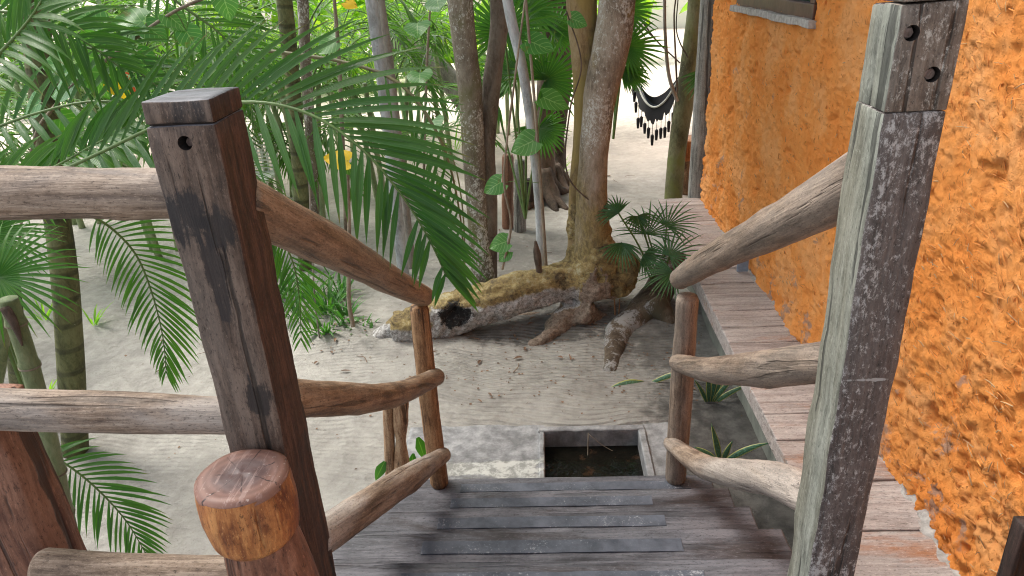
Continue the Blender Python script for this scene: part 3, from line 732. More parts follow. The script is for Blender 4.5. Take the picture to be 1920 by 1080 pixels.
# ================================================================== RAILINGS
def railing_post_left():
    x0, x1, y0, y1 = -.642, -.527, 1.13, 1.255
    rg = empty('stair_railing', (-.58, 1.19, 1.01), 'left stair railing with dark square post with sawn top, and round log rails', 'railing')
    mb = MB()
    fm = {(0, 1): 1, (0, 0): 1, (1, 0): 0, (1, 1): 1, (2, 1): 2, (2, 0): 0}
    boxm(mb, (x0, y0, 1.01), (x1, y1, 2.247), (.02, .02, .03), .0035, 10, 4, .003, 0, fm)
    ob = mb.build('square_post', [M['post_front'], M['post_side'], M['tread']], rg, (x0, y0, 1.01))
    ob.data.set_sharp_from_angle(angle=R(45))
    bm = bmesh.new(); bm.from_mesh(ob.data); bmesh.ops.remove_doubles(bm, verts=bm.verts, dist=1e-5); bm.to_mesh(ob.data); bm.free()
    c = aY(348, 268, y0)
    bore(ob, [((c[0], y0, c[2]), (0, -1, 0), .0115, .03)])
    boltm = MB(); tube(boltm, [(c[0]+.001, y0+.028, c[2]-.002), (c[0]+.001, y0+.014, c[2]-.002)], [.0075, .0075], 4, 6)
    sub(boltm.build('bolt', M['bolt'], rg, (c[0], y0+.02, c[2]), False), ob)
    # sawn cap block: thin dark gap under it
    mb = MB(); boxm(mb, (x0+.005, y0+.005, 2.2465), (x1-.005, y1-.005, 2.2495), (.05,)*3, .0, 1, 0, .001, 0)
    mb.build('saw_cut', M['hole'], rg, (x0, y0, 2.22))
    mb = MB(); boxm(mb, (x0+.001, y0+.001, 2.2496), (x1-.001, y1-.001, 2.287), (.015, .015, .015), .002, 14, 8, .003, 0, fm)
    cp = mb.build('cap_block', [M['post_front'], M['post_side'], M['tread']], rg, (x0, y0, 2.22)); cp.data.set_sharp_from_angle(angle=R(45))
    return rg
rgL = railing_post_left()
# lower round post + stair rails, left
b0 = np.array([-.566, 2.78, .15])
logobj('round_post', [(-.566, 2.78, .148), (-.572, 2.78, .6), (-.567, 2.775, 1.132)], [.046, .043, .044, .043], M['baluster'], rgL, 3, .05)
logobj('handrail', [(-.577, 1.24, 2.09), (-.553, 1.7, 1.815), (-.55, 2.25, 1.482), (-.548, 2.83, 1.148)], [.054, .055, .053, .052, .049, .046], M['rail_warm'], rgL, 5, .04, 70, both=False, knots=((.42, 1.2, .06, .05), (.75, 3., .05, .04)))
logobj('middle_rail', [(-.572, 1.24, 1.655), (-.54, 2., 1.17), (-.525, 2.80, .755)], [.045, .044, .042, .039], M['rail_warm'], rgL, 8, .05, 60, both=False, knots=((.3, 2., .08, .03), (.7, 4., .1, .02)))
logobj('bottom_rail', [(-.572, 1.24, 1.255), (-.54, 2.1, .745), (-.533, 2.80, .315)], [.046, .050, .052, .042, .037], M['rail'], rgL, 11, .05, 60, both=False, knots=((.5, 1.5, .10, .05), (.75, 4., .1, .03)))
# deck railing left of the post
dk = empty('deck_railing', (-1.3, 1.19, 1.01), 'horizontal log rails of the landing running left from the square post', 'railing')
logobj('top_rail', [(-2.7, 1.19, 2.150), (-1.6, 1.185, 2.155), (-.60, 1.19, 2.116)], [.052, .052, .045, .048, .045], M['rail'], dk, 14, .045, 70, knots=((.93, 4.2, .12, .02),))
logobj('middle_rail', [(-2.7, 1.19, 1.70), (-1.4, 1.19, 1.685), (-.60, 1.19, 1.647)], [.044, .045, .042, .044, .038], M['rail'], dk, 17, .05, 70)
logobj('bottom_rail', [(-1.165, 1.16, 1.277), (-.9, 1.16, 1.25), (-.60, 1.17, 1.232)], [.042, .043, .042], M['rail'], dk, 21, .05, 50)
mb = MB(); boxm(mb, (-1.36, 1.235, 1.01), (-1.205, 1.36, 1.645), (.03, .03, .03), .008, 6, 71, .012)
q = mb.build('thick_post', M['red_log'], dk, (-1.28, 1.3, 1.01)); q.data.set_sharp_from_angle(angle=R(50))
logobj('log_end', [(-1.23, 1.10, 1.10), (-1.22, 1.24, 1.17)], [.05, .05], M['rail'], dk, 25, .04, 12)

# carved round post in front
ca = aY(455, 888, 1.08)
cp = empty('carved_post', (-.600, 1.045, 1.01), 'short orange varnished log post with flat sawn top and a notched waist', 'post')
cx, cy = -.575, 1.037
mb = MB(); tube(mb, [(cx+.012, cy, 1.01), (cx+.012, cy, 1.3), (cx+.004, cy, 1.49)], [.086, .086, .082, .070], 24, 40, wob=.03, ws=6, seed=41, caps=False)
mb.build('waist', M['red_log'], cp, (cx, cy, 1.01))
mb = MB(); tube(mb, [(cx, cy, 1.474), (cx, cy, 1.50), (cx, cy, 1.54), (cx-.002, cy, 1.58), (cx-.002, cy, 1.616)], [.066, .080, .085, .088, .087, .0845], 40, 48, wob=.022, ws=7, seed=43, caps=False)
mb.build('log_body', M['log_side'], cp, (cx, cy, 1.47))
# tilted sawn face
mb = MB(); k = 48; th = np.linspace(0, 2*np.pi, k, endpoint=False); vs = []; fs = []
rings = np.linspace(0, 1, 9)
v_ = [(cx-.002, cy, 1.625)]
for r_ in rings[1:]:
    rr = 0.0845*(r_ if r_ < 1 else 1.0)*(1+.022*vn(np.stack([np.cos(th)*2, np.sin(th)*2, 0*th+3], 1), 3))
    v_ += [(cx-.002+rr[i]*math.cos(t), cy+rr[i]*math.sin(t), 1.625-(.006 if r_ == 1 else 0)+.0015*math.sin(7*r_+3*t)) for i, t in enumerate(th)]
fs = [(0, 1+i, 1+(i+1) % k) for i in range(k)]+[(1+a*k+i, 1+(a+1)*k+i, 1+(a+1)*k+(i+1) % k, 1+a*k+(i+1) % k) for a in range(7) for i in range(k)]
vsk = [(cx-.002+0.0845*math.cos(t), cy+0.0845*math.sin(t), 1.608) for t in th]
n0 = len(v_); v_ += vsk; fs += [(1+7*k+i, n0+i, n0+(i+1) % k, 1+7*k+(i+1) % k) for i in range(k)]
mb.add(v_, fs); mb.build('sawn_top', M['cut'], cp, (cx, cy, 1.625))

# right railing
def right():
    y0 = 1.15; x0 = aY(1603, 540, y0)[0]; x1 = aY(1711, 540, y0)[0]; y1 = aX(1553, 540, x0)[1]
    rg = empty('stair_railing', (x0+.05, y0, 1.01), 'right stair railing with tall flecked square post and log rails beside orange wall', 'railing')
    zj = aY(1700, 212, y0)[2]; zt = aX(1640, 6, x0)[2]; ym = y0+(y1-y0)*.52
    fm = {(0, 0): 1, (0, 1): 0, (1, 0): 0, (1, 1): 0, (2, 1): 0, (2, 0): 0}
    mb = MB(); boxm(mb, (x0, y0, 1.01), (x1, y1, zj), (.02, .02, .03), .0035, 9, 51, .003, 0, fm)
    ob = mb.build('square_post', [M['dark_face'], M['green_face']], rg, (x0, y0, 1.01)); ob.data.set_sharp_from_angle(angle=R(45))
    mb = MB(); boxm(mb, (x0+.001, ym+.002, zj+.001), (x1-.001, y1-.001, zt), (.02, .02, .03), .003, 9, 52, .005, 0, fm)
    ob = mb.build('post_tongue', [M['dark_face'], M['green_face']], rg, (x0, y0, zj)); ob.data.set_sharp_from_angle(angle=R(45))
    mb = MB(); boxm(mb, (x0, y0+.001, zj+.0015), (x1, ym-.001, zt+.004), (.02, .02, .03), .0035, 9, 51, .002, 0, fm)
    ob = mb.build('upper_post', [M['brown_face'], M['green_face']], rg, (x0, y0, zj))
    bm = bmesh.new(); bm.from_mesh(ob.data); bmesh.ops.remove_doubles(bm, verts=bm.verts, dist=1e-5); bm.to_mesh(ob.data); bm.free()
    ob.data.set_sharp_from_angle(angle=R(45))
    cs = [aY(1709, 62, y0), aY(1749, 140, y0)]
    bore(ob, [((c[0], y0, c[2]), (0, -1, 0), .0115, .024) for c in cs])
    for c in cs:
        mb = MB(); tube(mb, [(c[0]-.001, y0+.022, c[2]), (c[0]-.001, y0+.008, c[2])], [.0078, .0078], 4, 6 if c is cs[0] else 12)
        tube(mb, [(c[0]-.001, y0+.024, c[2]), (c[0]-.001, y0+.016, c[2])], [.0105, .0105], 3, 14)
        sub(mb.build('bolt', M['bolt'], rg, (c[0], y0, c[2]), False), ob)
    mb = MB(); boxm(mb, (x0, y0, zt+.006), (x1, y1, 3.35), (.04, .04, .06), .003, 9, 58, .005, 0, fm)
    ob = mb.build('top_post', [M['brown_face'], M['green_face']], rg, (x0, y0, zt)); ob.data.set_sharp_from_angle(angle=R(45))
    logobj('round_post', [(.585, 2.78, .148), (.590, 2.78, .6), (.592, 2.775, 1.14)], [.050, .052, .050, .047], M['rail_grey'], rg, 63, .04)
    xr = x0-.006
    logobj('handrail', [(xr+.065, 1.235, 2.11), (xr+.045, 1.6, 1.885), (.545, 2.2, 1.545), (.566, 2.84, 1.19)], [.054, .055, .053, .050, .049, .046], M['rail_grey'], rg, 66, .035, 70, both=False, knots=((.2, 1.5, .08, .05), (.4, 4., .06, .04)))
    logobj('middle_rail', [(xr+.065, 1.235, 1.72), (xr+.04, 1.7, 1.42), (.55, 2.2, 1.12), (.565, 2.80, .80)], [.044, .049, .047, .042, .038], M['rail_grey'], rg, 69, .05, 60, both=False, knots=((.3, 1.5, .10, .06),))
    logobj('bottom_rail', [(xr+.062, 1.235, 1.345), (xr+.045, 1.5, 1.205), (.55, 2.1, .77), (.560, 2.83, .335)], [.042, .048, .046, .042, .036], M['rail'], rg, 72, .04, 60, both=False)
    return rg
rgR = right()
# short notched stub behind the left railing
st = empty('stub_post', (-.88, 3.05, 0), 'short pale split post with a notch standing behind the left stair rails', 'post')
mb = MB(); bp = aZ(742, 905, 0); tp = aY(738, 742, bp[1])
for sgn, wd in ((-1, .035), (1, .055)):
    off = np.array([sgn*.028+(.004 if sgn > 0 else 0), 0, 0])
    pp = [bp+off+(0, 0, -.02), bp*.5+tp*.5+off*1.0, tp+off+(0, 0, -.03*(sgn > 0))]
    tube(mb, pp, ([.03, .029, .028] if sgn < 0 else [.045, .043, .026, .040, .038]), 30, 16, wob=.08, ws=12, seed=80+sgn)
mb.build('split_log', M['stub'], st, bp)

# ================================================================== WALKWAY + HUT
wk = empty('walkway', (1.3, 3.5, 0), 'narrow raised plank walkway along the foot of the orange wall', 'walkway')
random.seed(5); y_ = -.3; i = 0
WZ = .35
while y_ < 6.62:
    wd = min(random.uniform(.20, .30), 6.66-y_)
    if 6.66-y_-wd < .1: wd = 6.66-y_
    xl = 1.052+.009*(y_-2.4)+random.uniform(-.004, .004)
    boxobj('plank', (xl, y_+.005, WZ-.03), (1.62, y_+wd-.005, WZ+random.uniform(-.004, .003)), M['deck'], wk, (.05, .04, .05), .003, 7, 300+i, .004)
    y_ += wd; i += 1
boxobj('edge_board', (1.075, -.3, WZ-.13), (1.10, 6.6, WZ-.034), M['deck'], wk, .15, .002, 8, 340, .003)
boxobj('foundation', (1.13, 2.9, -.1), (1.6, 6.6, WZ-.04), M['concrete_side'], wk, .1, .004, 4, 350, .004)

hut = empty('hut', (3.5, 3.2, 0), 'orange mud and straw plastered hut wall with small brown window', 'hut')
# displaced plaster wall
Yg = np.concatenate([np.arange(.3, 3.2, .0085), np.arange(3.2, 6.62, .015)])
Zg = np.concatenate([np.arange(.335, 2.5, .0095), np.linspace(2.55, 3.3, 8)])
YY, ZZ = np.meshgrid(Yg, Zg, indexing='ij'); XW = 1.495
Pw = np.stack([0*YY, YY, ZZ], -1)
lump = fbm(Pw*np.array([1, 5., 6.]), 3, 11)
rid = 1-np.abs(fbm(Pw*np.array([1, 13, 15]), 4, 23)); fine = fbm(Pw*np.array([1, 42, 48]), 3, 31)
str1 = fbm(Pw*np.array([1, 20, 70.]), 3, 41)
lowk = np.clip((1.35-ZZ)/1.0, 0, 1)
nearw = 1+.9*lowk*np.clip((3.4-YY)/1.5, 0, 1)
fine2 = fbm(Pw*np.array([1, 80, 85]), 2, 35)
D = (.011*lump+.006*(rid-.6)*(1+2.*lowk)+.0065*fine+.0035*fine2+.0025*str1)*nearw
cav = fbm(Pw*np.array([1, 8, 9.]), 4, 57); D -= .03*np.clip(cav-.62, 0, .5)*2
D -= np.clip((.42-ZZ)/.09, 0, 1)*.015*(fbm(Pw*8, 3, 77)+.2)
XX = XW-D-.02*lowk
# ragged far edge
YY2 = np.where(YY > 6.45, YY+.05*fbm(Pw*np.array([1, 1, 5.]), 4, 66), YY)
vv = np.stack([XX, YY2, ZZ], -1).reshape(-1, 3); a_, b_ = YY.shape
fs = []
inw = (YY > 4.19) & (YY < 5.86) & (ZZ > 2.125)
for i in range(a_-1):
    for j in range(b_-1):
        if inw[i, j] and inw[i+1, j+1] and Zg[j] > 2.125 and Zg[j+1] < 3.0: continue
        fs.append((i*b_+j, i*b_+j+1, (i+1)*b_+j+1, (i+1)*b_+j))
mb = MB(); mb.add(vv, fs); mb.build('wall', M['orange'], hut, (0, 0, 0))
def wallx(y, z):
    i = min(np.searchsorted(Yg, y), a_-1); j = min(np.searchsorted(Zg, z), b_-1); return XX[i, j]
# straw sticking out of the plaster
random.seed(77); mbs = MB(); mbt = MB()
for k in range(3600):
    y = 1.25+5.2*random.random()**1.9; z = random.uniform(.4, 2.5)
    if 4.1 < y < 5.95 and z > 2.08: continue
    if random.random() < .45:
        y = min(6.4, y*.0+random.choice(((1.9, .9), (2.3, 1.5), (1.75, 1.9), (2.0, 2.1), (2.6, .8), (1.7, 1.2), (3., 1.4)))[0]+random.gauss(0, .22)); z = max(.42, random.gauss(1.35, .5))
    L = random.uniform(.012, .05)*(1.3 if y < 3 else 1.); a = random.gauss(R(75), .7) if random.random() < .6 else random.uniform(0, math.pi)
    d = nz(np.array([-random.uniform(.0, .35), math.cos(a), math.sin(a)]))
    x = wallx(y, z)-.001
    w = random.uniform(.0010, .0022)*(1.25 if y < 3 else 1.8)
    m_ = mbs if random.random() < .8 else mbt
    Nn = nz(np.array([-1, random.gauss(0, .5), random.gauss(0, .5)])); s = nz(np.cross(d, Nn)); p = np.array([x, y, z])-d*L*.3
    mid = p+d*L*.5+Nn*L*.08; e_ = p+d*L+GR*L*.15
    m_.add([p-s*w, p+s*w, p+Nn*w*.8, mid-s*w, mid+s*w, mid+Nn*w*.8, e_-s*w*.6, e_+s*w*.6, e_+Nn*w*.6], [(0, 3, 5, 2), (2, 5, 4, 1), (1, 4, 3, 0), (3, 6, 8, 5), (5, 8, 7, 4), (4, 7, 6, 3)])
tag(mbs.build('straw', M['straw'], hut, (0, 0, 0), False), kind='stuff')
tag(mbt.build('straw', M['straw_bare'], hut, (0, 0, 0), False), kind='stuff')
# mortar foot
xg = np.linspace(0, 1, 12); yg = np.arange(.3, 6.6, .02); A_, B_ = np.meshgrid(xg, yg, indexing='ij')
wdt = .035+.03*vn(np.stack([B_*4, 0*B_, 0*B_], -1), 5)+.02*vn(np.stack([B_*14, 0*B_, 0*B_], -1), 6)+.035*np.clip((3-B_)/2, 0, 1)
zz = WZ-.004+.035*A_**1.5+.008*fbm(np.stack([A_*3, B_*18, 0*B_], -1), 3, 3)*np.clip(A_*3, 0, 1)
xx = XW+.012-wdt*(1-A_)-.03*np.clip((3.2-B_)/2, 0, 1)*(1-A_)
mb = MB(); mb.add(np.stack([xx, B_, zz], -1).reshape(-1, 3), [(i*len(yg)+j, (i+1)*len(yg)+j, (i+1)*len(yg)+j+1, i*len(yg)+j+1) for i in range(11) for j in range(len(yg)-1)])
mb.build('mortar_foot', M['mortar'], hut, (0, 0, 0))
# window
wz0 = 2.12
wf = boxobj('window', (1.485, 4.20, wz0-.005), (1.56, 5.84, wz0+.075), M['window_frame'], hut, .1, .001, 8, 400, .004)
for lo, hi in (((1.488, 4.20, wz0+.076), (1.555, 4.27, 3.0)), ((1.488, 5.77, wz0+.076), (1.555, 5.84, 3.0)), ((1.488, 4.98, wz0+.076), (1.555, 5.05, 3.0)), ((1.488, 4.2, 2.94), (1.556, 5.84, 3.01))):
    o_ = boxobj('frame_bar', lo, hi, M['window_frame'], hut, .2, .001, 8, 401, .003); sub(o_, wf)
sub(boxobj('pane', (1.52, 4.26, wz0+.07), (1.526, 5.78, 2.96), M['pane'], hut, .5), wf)
boxobj('window_sill', (1.452, 4.16, wz0-.045), (1.50, 5.88, wz0-.002), M['mortar'], hut, .03, .006, 12, 405, .004); sub(bpy.data.objects['window_sill'], wf)
# rest of the hut volume; unseen thatched roof, put in for its shade
boxobj('wall', (1.60, .3, .0), (5.6, 6.55, 3.3), M['orange'], hut, .5, .01, 2, 410, .01)
rf = MB()
for (xa, za, xb, zb) in ((1.2, 3.30, 3.6, 5.2), (3.6, 5.2, 6.45, 2.98)):
    n1, n2 = 40, 80
    U, Wv = np.meshgrid(np.linspace(0, 1, n1), np.linspace(-2.6, 7.3, n2), indexing='ij')
    Xr = xa+(xb-xa)*U; Zr = za+(zb-za)*U+.05*fbm(np.stack([Xr*3, Wv*3, 0*U], -1), 4, 9)
    for off, fl in ((.0, True), (-.22, False)):
        v_ = np.stack([Xr, Wv, Zr+off], -1).reshape(-1, 3)
        rf.add(v_, [(i*n2+j, (i+1)*n2+j, (i+1)*n2+j+1, i*n2+j+1) for i in range(n1-1) for j in range(n2-1)])
rf.build('roof', M['thatch'], hut, (0, 0, 0))
cpx = aY(1356, 0, 6.72)
logobj('corner_post', [(1.50, 6.74, .0), (1.50, 6.74, 1.2), (1.515, 6.74, 3.1)], [.115, .11, .105, .10], M['grey_log'], hut, 415, .03, 50)
# blue board leaning at the wall foot
bd = aX(1400, 478, 1.44)
mb = MB(); p0 = aZ(1388, 503, WZ+.003); p1 = aZ(1405, 500, WZ+.003)
boxobj_ = boxobj('leaning_board', (1.375, bd[1]-.02, WZ+.004), (1.455, bd[1], WZ+.17), M['blue_board'], None, .02, .0, 1, 1, .003)
tag(boxobj_, 'small faded blue board standing against the foot of the orange wall', 'board')
# dark board at lower right
d0 = aZ(1885, 1082, WZ); d1 = aY(1925, 980, d0[1]+.0)
mb = MB(); boxm(mb, (1.392, 1.68, WZ+.003), (1.445, 1.74, .86), (.03,)*3, .003, 8, 7, .006)
ob = mb.build('dark_post', M['black_wood'], None, (1.4, 1.76, WZ)); tag(ob, 'blackened short wooden post in front of the orange wall at lower right', 'post')

# ================================================================== FALLEN TREE
ft = empty('fallen_tree', (-.1, 4.85, 0), 'fallen yellow lichened log with a charred hollow and two trunks growing out of it', 'fallen tree')
def at4(px, py, Y): return aY(px, py, Y)
mb = MB()
LG = [aZ(738, 612, .115), aZ(785, 606, .125), aZ(850, 590, .155), aZ(925, 564, .23), at4(1005, 540, 4.82), at4(1100, 515, 4.93), at4(1184, 505, 4.95)]
tube(mb, [aZ(700, 640, .0), aZ(730, 622, .06), aZ(770, 612, .09)], [.05, .09, .12], 10, 14, wob=.25, ws=6, seed=6)
tube(mb, LG, [.115, .145, .165, .15, .14, .145, .15, .13], 40, 20, wob=.10, ws=3.5, seed=7)
# T2 trunk foot, flared onto log
tube(mb, [at4(1116, 535, 4.95), at4(1118, 490, 4.93), at4(1115, 445, 4.93), at4(1111, 385, 4.93)], [.27, .19, .125, .08], 14, 16, wob=.05, ws=5, seed=8)
tube(mb, [at4(1085, 515, 4.98), at4(1078, 440, 5.0), at4(1083, 330, 5.02)], [.10, .06, .035], 12, 12, wob=.05, ws=5, seed=9)
tube(mb, [at4(1150, 540, 4.95), at4(1165, 500, 4.95), at4(1178, 515, 4.95)], [.13, .15, .11], 8, 14, wob=.1, ws=4, seed=10)
# roots
tube(mb, [at4(1085, 545, 5.1), aZ(1078, 578, .08), aZ(1052, 608, .035), aZ(1022, 636, -.005), aZ(996, 655, -.05)], [.12, .12, .085, .06, .04], 16, 12, wob=.14, ws=5, seed=12)
tube(mb, [aZ(1085, 580, .14), aZ(1120, 600, .0), aZ(1165, 606, -.02), aZ(1205, 610, -.05)], [.10, .06, .045, .04], 16, 12, wob=.12, ws=5, seed=13)
tube(mb, [aZ(1070, 592, .02), aZ(1000, 596, -.01), aZ(930, 600, -.02)], [.07, .045, .03], 16, 10, wob=.12, ws=5, seed=14)
o_ = mb.build('log', M['log'], ft, (0, 0, 0))
md = o_.modifiers.new('r', 'REMESH'); md.mode = 'VOXEL'; md.voxel_size = .013
sm = o_.modifiers.new('s', 'SMOOTH'); sm.iterations = 6; sm.factor = .6
bpy.context.view_layer.update(); dg = bpy.context.evaluated_depsgraph_get(); nm = bpy.data.meshes.new_from_object(o_.evaluated_get(dg)); o_.modifiers.clear(); o_.data = nm; nm.name = 'log'
K = len(nm.vertices); v = np.zeros(K*3); nm.vertices.foreach_get('co', v); v = v.reshape(-1, 3); nr = np.zeros(K*3); nm.vertices.foreach_get('normal', nr); nr = nr.reshape(-1, 3)
v += nr*(.024*fbm(v*np.array([4, 7, 7]), 5, 3)+.010*fbm(v*np.array([12, 26, 26]), 3, 13)-.06*np.clip(fbm(v*8, 3, 33)-.6, 0, 1))[:, None]*np.clip((.95-v[:, 2])/.3, .25, 1)[:, None]
hc = at4(850, 604, 4.42)
dv = v-hc; dd = np.sqrt((dv[:, 0]/.115)**2+(dv[:, 2]/.085)**2+(np.maximum(dv[:, 1]-.20, 0)/.12)**2)+.25*fbm(v*14, 3, 5)
front = nr[:, 1] < .4
pit = np.clip(1.05-dd, 0, 1)*front
v[:, 1] += .055*np.clip(pit*1.5, 0, 1)*(1+.7*fbm(v*22, 3, 2))
v += nr*(.012*fbm(v*30, 2, 55)*np.clip((1.9-dd), 0, 1))[:, None]
nm.vertices.foreach_set('co', v.ravel())
nm.materials.clear(); [nm.materials.append(M[k]) for k in ('log', 'char', 'ash')]
mi = np.zeros(len(nm.polygons), int); cen = np.zeros(len(nm.polygons)*3); nm.polygons.foreach_get('center', cen); 
vi = np.zeros(len(nm.loops), int); nm.loops.foreach_get('vertex_index', vi); ls = np.zeros(len(nm.polygons), int); nm.polygons.foreach_get('loop_start', ls)
ddf = dd[vi[ls]]; frf = front[vi[ls]]
cenx = cen.reshape(-1, 3)
nm.polygons.foreach_set('material_index', mi); nm.polygons.foreach_set('use_smooth', np.ones(len(mi), bool))
# chalky sand splash on the lower front of the log
ax_ = cr(LG, 60); tt = np.argmin(((v[:, None, 0]-ax_[None, :, 0])**2), 1); axz = ax_[tt, 2]
chalk = np.clip(.5+(axz+.03-v[:, 2])/.14, 0, 1)*(v[:, 0] < LG[-2][0]-.02+.0*v[:, 0])*np.clip(1.2-(v[:, 0]-LG[4][0])/.45, 0, 1)
axy = ax_[tt, 1]
brown = (((v[:, 2] < axz-.17) & (v[:, 1] > 4.3)) | (v[:, 1] < axy-.19)).astype(float)*np.where(v[:, 0] > -.45, 1, 0)
chalk = np.where(brown > 0, np.clip((.13-v[:, 2])/.07, 0, 1)*1., chalk)
chv = np.clip(1.5-dd, 0, 1)*np.clip((.5-nr[:, 1])*3, 0, 1); a3 = nm.attributes.new('char', 'FLOAT', 'POINT'); a3.data.foreach_set('value', chv.astype(np.float32))
chalk = np.maximum(chalk, np.clip(2.3-dd, 0, 1)*.8*(v[:, 2] < hc[2]+.05)*(nr[:, 1] < .3))
a1 = nm.attributes.new('chalk', 'FLOAT', 'POINT'); a1.data.foreach_set('value', chalk.astype(np.float32))
a2 = nm.attributes.new('brown', 'FLOAT', 'POINT'); a2.data.foreach_set('value', brown.astype(np.float32))
def trunk(name, pts, rad, mat, parent=None, seed=0, wob=.06, n=60, sides=16, ws=3.5):
    mb = MB(); tube(mb, pts, rad, n, sides, wob=wob, ws=ws, seed=seed)
    return mb.build(name, mat, parent, pts[0])
def ext(pts, dz):
    """carry the trunk on upwards above the frame"""
    a, b = np.array(pts[-2]), np.array(pts[-1]); d = (b-a)/max(abs((b-a)[2]), .05); d[0] *= .6; d[1] *= .6
    return list(pts)+[b+d*dz*.5, b+d*dz+np.array([0, 0, 0])]
t2 = ext([at4(1113, 485, 4.93), at4(1110, 350, 4.93), at4(1122, 200, 4.95), at4(1145, 90, 4.97), at4(1158, -10, 4.98)], 2.6)
trunk('trunk', t2, [.15, .115, .10, .108, .122, .125, .12, .11, .10, .09], M['bark_tan'], ft, 21, .05, 90, 22)
t2b = ext([at4(1082, 490, 5.0), at4(1080, 380, 5.02), at4(1093, 240, 5.05), at4(1095, 110, 5.08), at4(1090, -10, 5.1)], 2.4)
trunk('trunk', t2b, [.07, .055, .062, .075, .10, .10, .09, .08], M['bark_ochre'], ft, 22, .05, 80, 18)
trunk('broken_stub', [at4(1012, 525, 4.80), at4(1009, 490, 4.79), at4(1004, 452, 4.78)], [.045, .032, .026, .006], M['bark_dark'], ft, 23, .3, 24, 12, 9)
def crown(name, c, r, n, mat, parent, seed, size=.16, limbs=()):
    random.seed(seed); mb = MB()
    for L_ in limbs: tube(mb, L_, [.05, .03, .012], 14, 7, 1, caps=False)
    cl = [np.array(c)+np.array([random.gauss(0, .42)*r, random.gauss(0, .42)*r, random.gauss(0, .25)*r]) for _ in range(18)]
    for k in range(n):
        q = random.choice(cl); p = q+np.array([random.gauss(0, 1), random.gauss(0, 1), random.gauss(0, .6)])*r*.20
        if p[2] < 2.9: p[2] = 2.9+random.random()*.6
        card_leaf(mb, p, size)
    return mb.build(name, [mat, M['bark_brown']], parent, c)
def tree_crown(top, parent, seed, r=1.5, n=900, mat='heart', h=.9, size=.2):  # crowns of the trunks, above the frame, put in to shade the near ground
    top = np.array(top); random.seed(seed); lim = []
    for k in range(5):
        a = k*1.256+random.random(); lim.append([top-(0, 0, .3), top+np.array([math.cos(a)*r*.4, math.sin(a)*r*.4, h*.4]), top+np.array([math.cos(a)*r*.8, math.sin(a)*r*.8, h*.8])])
    return crown('crown', top+(0, 0, h*.7), r, n, M[mat], parent, seed, size, lim)
tree_crown(t2[-1], ft, 31, 1.7, 1300, 'heart')
tree_crown(t2b[-1], ft, 32, 1.4, 800, 'heart')

# mossy leaning root trunk right of the log
mt = empty('leaning_stump', (.75, 5.1, 0), 'brown mossy leaning stump with a grey root between the log and the walkway', 'stump')
mb = MB()
tube(mb, [at4(1268, 470, 5.05), at4(1250, 515, 5.0), at4(1226, 560, 4.95), aZ(1190, 600, .03), aZ(1160, 632, -.015), aZ(1142, 705, -.05)], [.09, .12, .135, .12, .10, .06], 34, 18, wob=.14, ws=5, seed=61)
tube(mb, [aZ(1225, 560, .18), aZ(1245, 588, .08), aZ(1262, 610, .02)], [.11, .08, .04], 12, 12, wob=.1, ws=5, seed=62)
mb.build('root_trunk', bark('mossy stump bark', (.05, .033, .02), (.12, .085, .055), (.20, .155, .11), lichen=(.36, .345, .33), lth=.54, lsc=8, moss=(.10, .085, .05), mth_=.56), mt, at4(1225, 555, 5.1))

# ================================================================== STANDING TREES
def tree(name, label, cat, pts, rad, mat, seed, cr_=(1.4, 700), group=None, sides=16, wob=.06, extz=2.4, roots=0, rmat=None, leaf='heart'):
    pts = ext(pts, extz)
    t = empty(name, (pts[0][0], pts[0][1], 0), label, cat, group)
    trunk('trunk', pts, rad, mat, t, seed, wob, 80, sides)
    if roots:
        random.seed(seed)
        mb = MB(); b_ = np.array(pts[0])
        for k in range(roots):
            a = k*6.28/roots+random.random(); rr_ = rad[0]
            tube(mb, [b_+(0, 0, rr_*2.2), b_+np.array([math.cos(a)*rr_*1.2, math.sin(a)*rr_*1.2, rr_*.5]), b_+np.array([math.cos(a)*rr_*3, math.sin(a)*rr_*3, -.04])], [rr_*.6, rr_*.5, rr_*.2], 12, 8, wob=.15, ws=9, seed=seed+k)
        mb.build('roots', mat, t, pts[0])
    if cr_: tree_crown(pts[-1], t, seed+500, cr_[0], cr_[1], leaf)
    return t
Y1 = 5.6
t_ = tree('forked_tree', 'brown forked tree trunk with white lichen specks rising behind the fallen log', 'tree', [at4(908, 528, Y1), at4(898, 430, Y1), at4(888, 300, Y1), at4(882, 180, Y1), at4(868, 60, Y1), at4(862, -10, Y1)], [.11, .09, .088, .09, .095, .10, .09, .085], M['bark_speck'], 101, (1.5, 900))
b2 = ext([at4(912, 520, Y1+.02), at4(915, 380, Y1+.05), at4(912, 280, Y1+.1), at4(922, 160, Y1+.15), at4(935, 60, Y1+.2), at4(938, -10, Y1+.2)], 2.)
trunk('limb', b2, [.09, .075, .07, .068, .075, .08, .07], M['bark_brown'], t_, 102, .06, 70)
tree('slender_tree', 'slim pale grey trunk leaning left just beside the two thick tan trunks', 'tree', [at4(1016, 520, 5.0), at4(1012, 400, 5.0), at4(1000, 270, 5.0), at4(980, 130, 5.0), at4(950, -10, 5.0)], [.04, .034, .033, .034, .036, .034, .03], M['bark_pale'], 103, (1., 400), 'slender pale trees', 12, .04)
g_ = tree('slender_tree', 'slim whitish trunk rising behind the big arching palm frond', 'tree', [at4(757, 520, 5.8), at4(748, 430, 5.8), at4(735, 310, 5.8), at4(717, 150, 5.8), at4(695, -10, 5.8)], [.055, .05, .05, .05, .05, .05, .045], M['bark_pale'], 104, (1.2, 500), 'slender pale trees', 12, .04)
